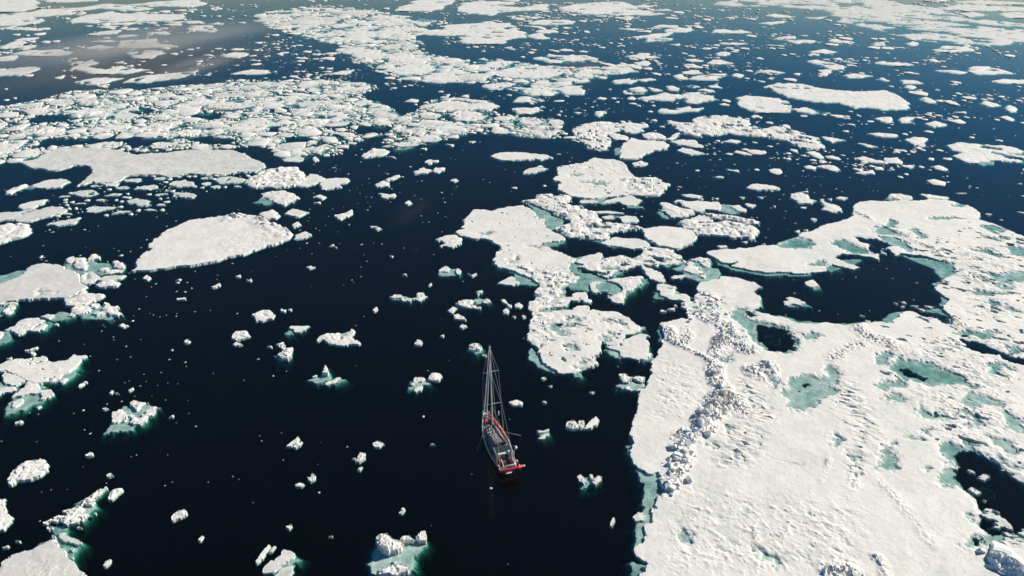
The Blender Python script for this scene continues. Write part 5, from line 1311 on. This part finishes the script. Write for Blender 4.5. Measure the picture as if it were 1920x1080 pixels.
def scatter(region, n, r0, r1, pw=2.2, clump=0.0, stretch=1.0):
    """random pieces on open water, small ones far more numerous"""
    P = poly(region)
    lo, hi = P.min(0), P.max(0)
    got, tries = 0, 0
    centre = None
    while got < n and tries < n * 30:
        tries += 1
        if centre is not None and rng.random() < clump:
            x, y = centre[0] + rng.gauss(0, 6.5), centre[1] + rng.gauss(0, 2.6)
        else:
            x, y = rng.uniform(lo[0], hi[0]), rng.uniform(lo[1], hi[1])
            centre = (x, y)
        r = r0 * (1 - rng.random() * (1 - (r0 / r1) ** pw)) ** (-1 / pw)
        if sdf(P, np.array([x]), np.array([y]))[0] < 0 or blocked(x, y, r):
            continue
        pieces.append((px_r(x, y, r), x, y, r))
        got += 1


scatter("Z:820,-10 1330,10 1520,24 1620,62 1920,92 2000,92 2000,360 1500,340 1280,290 1100,200 1180,140 1000,110 830,92", 2000, .42, 4.0, 1.5, .84)
scatter("Z:-30,20 640,-20 900,-20 1330,-20 1330,12 820,60 480,30 400,70 300,150 -30,195", 1000, .55, 5.0, 1.4, .82)
scatter("Z:480,55 700,110 950,170 1100,180 1230,200 1060,225 930,185 740,200 720,150 420,148 330,150 400,90", 520, .35, 3.0, 1.6, .78)
scatter("Z:1440,-5 1700,-15 2000,-5 2000,60 1850,35 1700,8", 160, .7, 5, 1.4, .8)
scatter("Z:560,310 720,275 900,250 1100,275 1130,300 1030,350 860,390 840,480 560,480", 60, .16, .5, 2.2, .3)
scatter("Z:0,330 120,360 480,380 560,480 300,560 240,640 0,640", 50, .18, .8, 2.0, .5)
scatter("Z:180,520 560,500 900,470 1000,600 1180,700 1180,1080 200,1080", 40, .10, .25, 2.4, .75)
scatter("Z:1280,300 1550,330 1600,370 1330,440 1270,380", 40, .2, .8, 2.0, .4)
scatter("Z:1400,520 1740,490 1760,600 1500,600", 14, .12, .3, 2.0, .3)

# --- the dense packs
PACK_A = ("Z: -70,200 0,200 60,190 130,172 230,165 250,170 330,160 400,158 430,150 500,150 560,150 640,150 700,158 712,166 675,177 700,190 737,204 755,216 780,207 805,187 917,189 937,202 920,208 960,216 1025,220 1057,226 1050,242 1082,262 1090,269 "
          "1055,262 1005,259 960,252 905,246 867,255 805,270 742,280 720,276 715,267 730,255 720,251 695,257 670,270 640,282 647,290 602,294 577,287 575,297 542,305 510,292 500,280 480,275 425,280 390,280 250,285 150,276 75,290 35,305 15,307 -70,310")
HOLES_A = polys("A:190,185 300,145 525,140 500,195 250,203;250,390 350,320 700,320 1050,308 1300,320 1250,342 980,392 940,352 650,362 380,387;1380,322 1500,300 1780,330 1700,372 1500,352;1430,130 1680,130 1650,182 1440,162") + polys("B:220,310 400,310 380,352 240,352;720,250 840,220 1035,240 960,282 760,287;120,230 190,230 150,287 90,272")
PACK_B = "A: 440,740 640,690 760,650 900,645 960,605 1400,595 1560,595 1800,582 1920,600 1800,685 1600,695 1450,785 1250,805 1250,865 1050,892 800,902 640,895 560,965 370,985 400,905 500,835 430,785"
PACK_C = ("Z: 476,28 520,18 600,14 700,18 762,30 800,46 770,60 792,80 805,100 862,112 960,114 1050,124 1132,130 1182,134 1122,146 1062,160 1032,180 980,176 940,166 880,156 820,156 760,149 700,132 680,116 658,100 630,96 642,85 600,78 540,63 500,52")
floes_gen, joined = [], Joined()
for region, holes, sizes in ((PACK_A, HOLES_A, [(8.5, 7), (6.5, 18), (4.8, 40), (3.3, 80), (2.2, 160), (1.4, 330), (.8, 600), (.45, 600)]),
                             (PACK_B, (), [(5.0, 8), (3.6, 24), (2.4, 44), (1.5, 50), (.8, 80)]),
                             (PACK_C, (), [(20, 5), (14, 12), (9, 30), (6, 60), (4, 100), (2.4, 220), (1.4, 520)])):
    for x, y, r in fill(region, sizes, holes, tries=22):
        floes_gen.append((px_r(x, y, r), x, y, r, region is PACK_A and "A" or region is PACK_B and "B" or "C"))
floes_gen.sort(reverse=True)
n_traced = sum(1 for o in bpy.data.objects if o.name.split('.')[0] == "ice_floe")
budget = max(0, 296 - n_traced)
PACKED = []
for i, (pr, x, y, r, reg) in enumerate(floes_gen):
    P = gon(x, y, r * (1.16 if reg != "B" else 1.0), el=rng.uniform(.6, 1) if reg != "B" else rng.uniform(.35, .7), ang=rng.uniform(-.5, .5) if reg == "B" else None, k0=.64 if reg != "B" else .5)
    if reg == "B" and r > 1.2:
        o = build_floe("ice_plate", [P], H=rng.uniform(.14, .24), near=1.0, min_cells=10, warp=1.6, pit=[(.45, 2.2, None)], material=M_GREY if rng.random() < .6 else M_SNOW, parts=False)
        PACKED.append((o, P, reg))
    elif len(PACKED) - sum(1 for p in PACKED if p[2] == "B") < budget:
        roll = rng.random()
        shelf = [(P + (nprs.rand(2) - .5) * r * .9, .25)] if roll < .45 else ()
        o = build_floe("ice_floe", [P], H=rng.uniform(.25, .45), rub=rng.choice((0, .1, .3, .6)) if reg != "C" else .25, cell=1.5, near=1.1, min_cells=9, warp=1.4, pit=[(.2, 2.6 if reg != 'C' else 6.0, None)], shelf=shelf, material=M_GREY if roll > .7 else M_SNOW, parts=False)
        PACKED.append((o, P, reg))
    else:
        joined.prism(P if r > .9 else gon(x, y, r * 1.1, n=6), rng.uniform(.1, .28) if reg != 'B' else rng.uniform(.1, .2), tilt=.07 if reg != 'B' else .02)
n_pack_rest = len(floes_gen) - len(PACKED)
joined.build("pack_ice", "small broken ice plates jammed between the larger floes of the packs", M_SNOW)

# --- the slush and drowned ice that the packs float in
for region, holes, lvl in ((PACK_A, HOLES_A, -.17), (PACK_C, (), -.02)):
    P = poly(region)
    lo, hi = P.min(0), P.max(0)
    stp = (.75, 1.0) if region is not PACK_C else (1.1, 1.8)
    xs, ys = np.arange(lo[0] - 2, hi[0] + 2, stp[0]), np.arange(lo[1] - 2, hi[1] + 2, stp[1])
    X, Y = np.meshgrid(xs, ys, indexing='ij')
    d = sdf(P, X + 3 * fbm(X / 7, Y / 7, 3), Y + 3 * fbm(X / 7 + 50, Y / 7, 3))
    for h in holes:
        d = np.minimum(d, -sdf(poly(h), X + 2 * fbm(X / 6, Y / 6, 3), Y + 2 * fbm(X / 6 + 9, Y / 6, 3)))
    h = lvl + 1.0 * fbm(X / 8 + 3, Y / 6, 4, .65) + .3 * (blocks(X / 1.3, Y / 1.3, 9) - .5) + np.minimum(d * .6, 0) - .35 * np.exp(-np.clip(d, 0, None) / 1.5)
    keep = h > -1.2
    q = keep[:-1, :-1] | keep[1:, :-1] | keep[1:, 1:] | keep[:-1, 1:]
    use = np.zeros(h.shape, bool)
    use[:-1, :-1] |= q; use[1:, :-1] |= q; use[1:, 1:] |= q; use[:-1, 1:] |= q
    idx = np.full(h.shape, -1)
    idx[use] = np.arange(use.sum())
    I_, J_ = np.nonzero(q)
    me = mesh_np("slush_ice", np.stack([X[use], Y[use], np.clip(h, -1.6, .3)[use]], 1), np.stack([idx[I_, J_], idx[I_ + 1, J_], idx[I_ + 1, J_ + 1], idx[I_, J_ + 1]], 1))
    tag(link("slush_ice", me, M_SNOW), "half drowned slush between the packed floes", kind="stuff")

# --- rubble lying on the packs and rough floes
rub = Joined()
def lump_into(J, x, y, z, r, hs=1.0):
    v, f = rng.choice(LUMP_ARR) if (r < .9 or J is rub) else rng.choice(PLATES)[1:]
    hs = hs if (r < .9 or J is rub) else rng.uniform(.7, 1.4) / r
    w = rng.uniform(0, 6.28)
    c, s = math.cos(w), math.sin(w)
    vv = np.stack([x + r * (v[:, 0] * c - v[:, 1] * s), y + r * (v[:, 0] * s + v[:, 1] * c), z + r * hs * v[:, 2]], 1)
    J.V.append(vv)
    J.F.append(f + J.n)
    J.n += len(v)

for region, holes, n, r0, r1 in ((PACK_A, HOLES_A, 2600, .25, .8), (PACK_C, (), 700, .5, 1.3), (PACK_B, (), 160, .25, .5)):
    P = poly(region)
    Hs = [poly(h) for h in holes]
    lo, hi = P.min(0), P.max(0)
    xs, ys = nprs.uniform(lo[0], hi[0], n * 3), nprs.uniform(lo[1], hi[1], n * 3)
    ok = sdf(P, xs, ys) > 0
    for h in Hs:
        ok &= sdf(h, xs, ys) < 0
    # rubble gathers in bands
    ok &= fbm(xs / 9.0, ys / 9.0, 3) > .02
    for x, y in list(zip(xs[ok], ys[ok]))[:n]:
        r = rng.uniform(r0, r1) * rng.uniform(.5, 1)
        lump_into(rub, x, y, rng.uniform(.05, .3), r, .7)
rub.build("brash_ice", "jagged ice rubble strewn over the packed floes", M_SNOW)

# --- the scattered pieces: the largest are chunks of their own, the rest one mass of crumbs
pieces.sort(reverse=True)
n_ch = sum(1 for o in bpy.data.objects if o.name.split('.')[0] == "ice_chunk")
crumbs = Joined()
for i, (pr, x, y, r) in enumerate(pieces):
    if i < 296 - n_ch:
        o = bpy.data.objects.new("ice_chunk", rng.choice(LUMPS) if r < .9 else rng.choice(PLATES)[0])
        C.objects.link(o)
        o.location = (x, y, 0.02 * r)
        o.rotation_euler = (0, 0, rng.uniform(0, 6.28))
        o.scale = (r * 1.25, r * 1.0, rng.uniform(.7, 1.5) if r >= .9 else r * .45)
        CHUNKS.append((o, np.array([(x - r, y - r), (x + r, y + r)])))
    else:
        lump_into(crumbs, x, y, 0, r * 1.15, .4)
crumbs.build("ice_crumbs", "tiny ice crumbs scattered over the open water", M_SNOW)

# ------------------------------------------------------------------ blocks heaped along the sheet's pressure ridges
gx, gy, gh = GRIDS[sheet.name]
def ground_h(x, y):
    i = int(np.clip(np.searchsorted(gx, x), 0, len(gx) - 1))
    j = int(np.clip(np.searchsorted(gy, y), 0, len(gy) - 1))
    return float(gh[i, j])
BLOCKS = []
for i in range(12):
    bm = bmesh.new()
    sx, sy, sz = 1, rng.uniform(.5, .9), rng.uniform(.35, .7)
    for x in (-1, 1):
        for y in (-1, 1):
            for z in (-1, 1):
                bm.verts.new((x * sx * rng.uniform(.6, 1), y * sy * rng.uniform(.6, 1), z * sz * rng.uniform(.6, 1)))
    for k in range(3):
        bm.verts.new((rng.uniform(-1, 1) * sx, rng.uniform(-1, 1) * sy, rng.choice((-1, 1)) * sz))
    bmesh.ops.convex_hull(bm, input=bm.verts)
    for v in [v for v in bm.verts if not v.link_faces]:
        bm.verts.remove(v)
    me = bpy.data.meshes.new("ice_block")
    bm.to_mesh(me)
    bm.free()
    me.materials.append(M_BLOCK)
    BLOCKS.append(me)
def strew(line, n, spread, r0, r1):
    P = poly(line)
    seg = np.hypot(*np.diff(P, axis=0).T)
    for _ in range(n):
        t = rng.uniform(0, seg.sum())
        k = 0
        while t > seg[k] and k < len(seg) - 1:
            t -= seg[k]
            k += 1
        p = P[k] + (P[k + 1] - P[k]) * t / seg[k]
        x, y = p[0] + rng.gauss(0, spread), p[1] + rng.gauss(0, spread)
        h = ground_h(x, y)
        if h < .02:
            continue
        r = r0 + (r1 - r0) * rng.random() ** 2.5
        o = bpy.data.objects.new("ice_block", rng.choice(BLOCKS))
        C.objects.link(o)
        o.parent = sheet
        o.location = (x - sheet.location.x, y - sheet.location.y, h + r * .25)
        o.rotation_euler = (rng.uniform(-.6, .6), rng.uniform(-.6, .6), rng.uniform(0, 6.28))
        o.scale = (r, r, r)
strew("L: 605,25 565,95 500,135 440,150 425,205 405,255 430,300 370,340 420,385 360,440 395,485 320,500", 200, .8, .18, .62)
strew("R: 770,285 830,330 900,370 960,430 1000,470", 40, .9, .2, .5)
strew("R: 770,520 745,640 765,740 830,805 740,880 700,960 640,1060", 50, .6, .2, .5)
strew("R: 560,60 660,120 700,190 560,190", 70, 2.2, .2, .5)
strew("K: 560,430 680,560 760,700 860,880", 0, 2.0, .2, .6)
strew("I: 640,155 800,230 1000,310 1150,395 1310,490", 16, .8, .15, .35)

strew("M2: 455,800 600,815 700,860 840,970", 26, .45, .2, .6)
strew("M2: 430,920 560,1020 700,1070", 22, .5, .15, .5)

# the tilted slab at the sheet's lower right, its shaded face towards the camera
top = [Vector(ground(1780 + u / 6, 900 + v / 6, zz)) for u, v, zz in ((455, 800, .5), (490, 780, 1.0), (600, 805, 1.2), (700, 850, 1.5), (840, 960, 1.6), (960, 1090, 1.6), (1060, 1220, 1.4))]
bot = [Vector(ground(1780 + u / 6, 900 + v / 6, .35)) for u, v in ((430, 860), (440, 920), (520, 1010), (600, 1060), (720, 1110), (820, 1190), (900, 1300))]
sl, nn = MB(), 17
for i in range(61):
    f_ = i / 60 * 6
    k, t = min(int(f_), 5), f_ - min(int(f_), 5)
    a, b = top[k].lerp(top[k + 1], t), bot[k].lerp(bot[k + 1], t)
    for j in range(nn):
        p = b.lerp(a, j / (nn - 1))
        bul = .95 * float(fbm(np.array([p.x * 1.3]), np.array([p.y * 1.3 + p.z]), 5, .68)[0]) * math.sin(math.pi * j / (nn - 1))
        sl.v.append((p.x, p.y, p.z + bul))
    back = a + Vector((1.6, 2.0, -a.z + .3))
    sl.v.append((a.x + .5, a.y + .6, a.z - .05))
    sl.v.append(tuple(back))
w_ = nn + 2
for i in range(60):
    for j in range(w_ - 1):
        sl.f.append((i * w_ + j, (i + 1) * w_ + j, (i + 1) * w_ + j + 1, i * w_ + j + 1))
slab = sl.build("tilted_slab", M_BLOCK, None)
slab.parent = sheet
slab.matrix_parent_inverse = Matrix.Translation(-sheet.location)
slab["label"] = "tilted ice slab with a blue shaded face at the sheet's lower right corner"

# ------------------------------------------------------------------ labels of the pieces that were made in loops
def where(P):
    x, y = P.mean(0)
    px, py = project(x, y)
    best = min(LAND, key=lambda L_: math.hypot(px - L_[1][0], (py - L_[1][1]) * 1.4) - L_[2] * .8)
    dx, dy = px - best[1][0], py - best[1][1]
    side = ("right of" if dx > 0 else "left of") if abs(dx) > abs(dy) * 1.2 else ("in front of" if dy > 0 else "beyond")
    return best[0], side, math.hypot(dx, dy)

LAND += [("the pinkish top-right ice field", (1700, 40), 220), ("the long curved floe", (1570, 182), 130), ("the broad rubble floe", (1390, 250), 130), ("the grey-smeared far floe", (890, 62), 90),
         ("the far pack band", (700, 90), 160), ("the boot-shaped floe", (1205, 278), 50), ("the streaky green-middled floe", (1860, 285), 70), ("the long narrow floe", (975, 294), 55),
         ("the long white spit", (1140, 130), 60), ("the grey-cracked floe", (1300, 182), 60), ("the jumbled upper pack", (350, 220), 250), ("the domed rubble floe", (515, 335), 55),
         ("the sheet's far lobe", (1720, 385), 90), ("the pinkish top left ice", (60, 15), 120), ("the mist at upper left", (250, 90), 120), ("the clean five-sided slab", (1255, 447), 60), ("the oblong green-tailed slab", (1330, 388), 60)]
ORD = ["", "second ", "third ", "fourth ", "fifth ", "sixth ", "seventh ", "eighth ", "ninth ", "tenth "]
def auto_label(items, noun, group):
    bins = {}
    for o, P in items:
        w, dpt = np.ptp(P, axis=0)
        pr = px_r(*P.mean(0), w / 2)
        size = "tiny" if pr < 2.6 else "small" if pr < 5 else "middling" if pr < 10 else "large" if pr < 22 else "very large"
        asp = w / max(dpt, .01)
        shape = "strip-like" if asp > 2.2 else "narrow upright" if asp < .5 else "stubby"
        lm, side, d = where(P)
        bins.setdefault((size, shape, lm, side), []).append((d, o))
    for (size, shape, lm, side), L_ in bins.items():
        L_.sort(key=lambda t: t[0])
        for i, (d, o) in enumerate(L_):
            o["group"] = group
            if len(L_) == 1:
                o["label"] = f"{size} {shape} {noun} {side} {lm}"
            elif i < 10:
                o["label"] = f"{size} {shape} {noun} {side} {lm}, {ORD[i]}nearest"
            else:
                o["label"] = f"{size} {shape} {noun} {side} {lm}, outlying"
            if not o.get("category"):
                o["category"] = "ice chunk" if "chunk" in noun else "ice plate" if "plate" in noun else "ice floe"
auto_label(CHUNKS, "ice chunk", "loose ice chunks on the open water")
auto_label([(o, P) for o, P, g in AUTO], "pale far floe", "pale far floes scattered over the upper right water")
auto_label([(o, P) for o, P, g in PACKED if g == "A"], "jumbled-pack floe", "floes of the jumbled upper left pack")
auto_label([(o, P) for o, P, g in PACKED if g == "B"], "broken plate", "broken plates below the long tabular floe")
auto_label([(o, P) for o, P, g in PACKED if g == "C"], "far-band floe", "floes of the far pack band")

# ------------------------------------------------------------------ air
def volume_mat(name, dens, col, noise=None, aniso=0.2):
    m, n, l, b = mat(name)
    n.remove(b)
    pv = n.new("ShaderNodeVolumePrincipled")
    pv.inputs["Color"].default_value = (*col, 1)
    pv.inputs["Density"].default_value = dens
    pv.inputs["Anisotropy"].default_value = aniso
    l.new(pv.outputs[0], n["Material Output"].inputs["Volume"])
    return m

hz = MB().quad_box(-15400, 15400, -15400, 15400, -31.5, CAM_Z + 6).build("haze", volume_mat("thin_haze", 0.00009, (.80, .83, .85)), None)
tag(hz, "thin pale haze over the ice and the sea", kind="stuff")

M_MIST = None
def mist(c, size, rot, dens, name="mist"):
    """a low bank of sea smoke: a closed lens of thin, uneven vapour"""
    m, n, l, b = mat("sea_mist")
    n.remove(b)
    pv = n.new("ShaderNodeVolumePrincipled")
    pv.inputs["Color"].default_value = (.80, .77, .74, 1)
    pv.inputs["Anisotropy"].default_value = 0.0
    tc = n.new("ShaderNodeTexCoord")
    nz = n.new("ShaderNodeTexNoise")
    nz.inputs["Scale"].default_value = 1.6
    nz.inputs["Detail"].default_value = 3
    l.new(tc.outputs["Object"], nz.inputs["Vector"])
    ln = n.new("ShaderNodeVectorMath")
    ln.operation = 'LENGTH'
    l.new(tc.outputs["Object"], ln.inputs[0])
    fall = n.new("ShaderNodeMapRange")
    fall.inputs["From Min"].default_value = 1.0
    fall.inputs["From Max"].default_value = 0.25
    l.new(ln.outputs["Value"], fall.inputs["Value"])
    mr = n.new("ShaderNodeMapRange")
    mr.inputs["From Min"].default_value = 0.33
    mr.inputs["From Max"].default_value = 0.68
    mr.inputs["To Max"].default_value = dens
    l.new(nz.outputs["Fac"], mr.inputs["Value"])
    mu = n.new("ShaderNodeMath")
    mu.operation = 'MULTIPLY'
    l.new(fall.outputs["Result"], mu.inputs[0])
    l.new(mr.outputs["Result"], mu.inputs[1])
    l.new(mu.outputs[0], pv.inputs["Density"])
    l.new(pv.outputs[0], n["Material Output"].inputs["Volume"])
    o = MB().ball((0, 0, 0), 1.0, 24, 12).build(name, m, None, True)
    o.location, o.scale, o.rotation_euler = c, size, (0, 0, rot)
    return tag(o, "thin wisp of sea mist drifting low over the water", kind="stuff")

def mist_at(p0, p1, width, dens, zc=5.0, zr=4.0):
    a, b = Vector(ground(*p0, zc)), Vector(ground(*p1, zc))
    d = b - a
    mist(tuple((a + b) / 2), (d.length / 2 * 1.25, width, zr), math.atan2(d.y, d.x), dens)

mist_at((-60, 132), (490, 44), 44, .055)
mist_at((60, 95), (330, 85), 30, .035)
mist_at((300, 145), (430, 105), 11, .05)
mist_at((1030, 132), (1130, 118), 9, .03, 4, 3)
mist_at((735, 425), (800, 372), 5, .006, 4, 3)
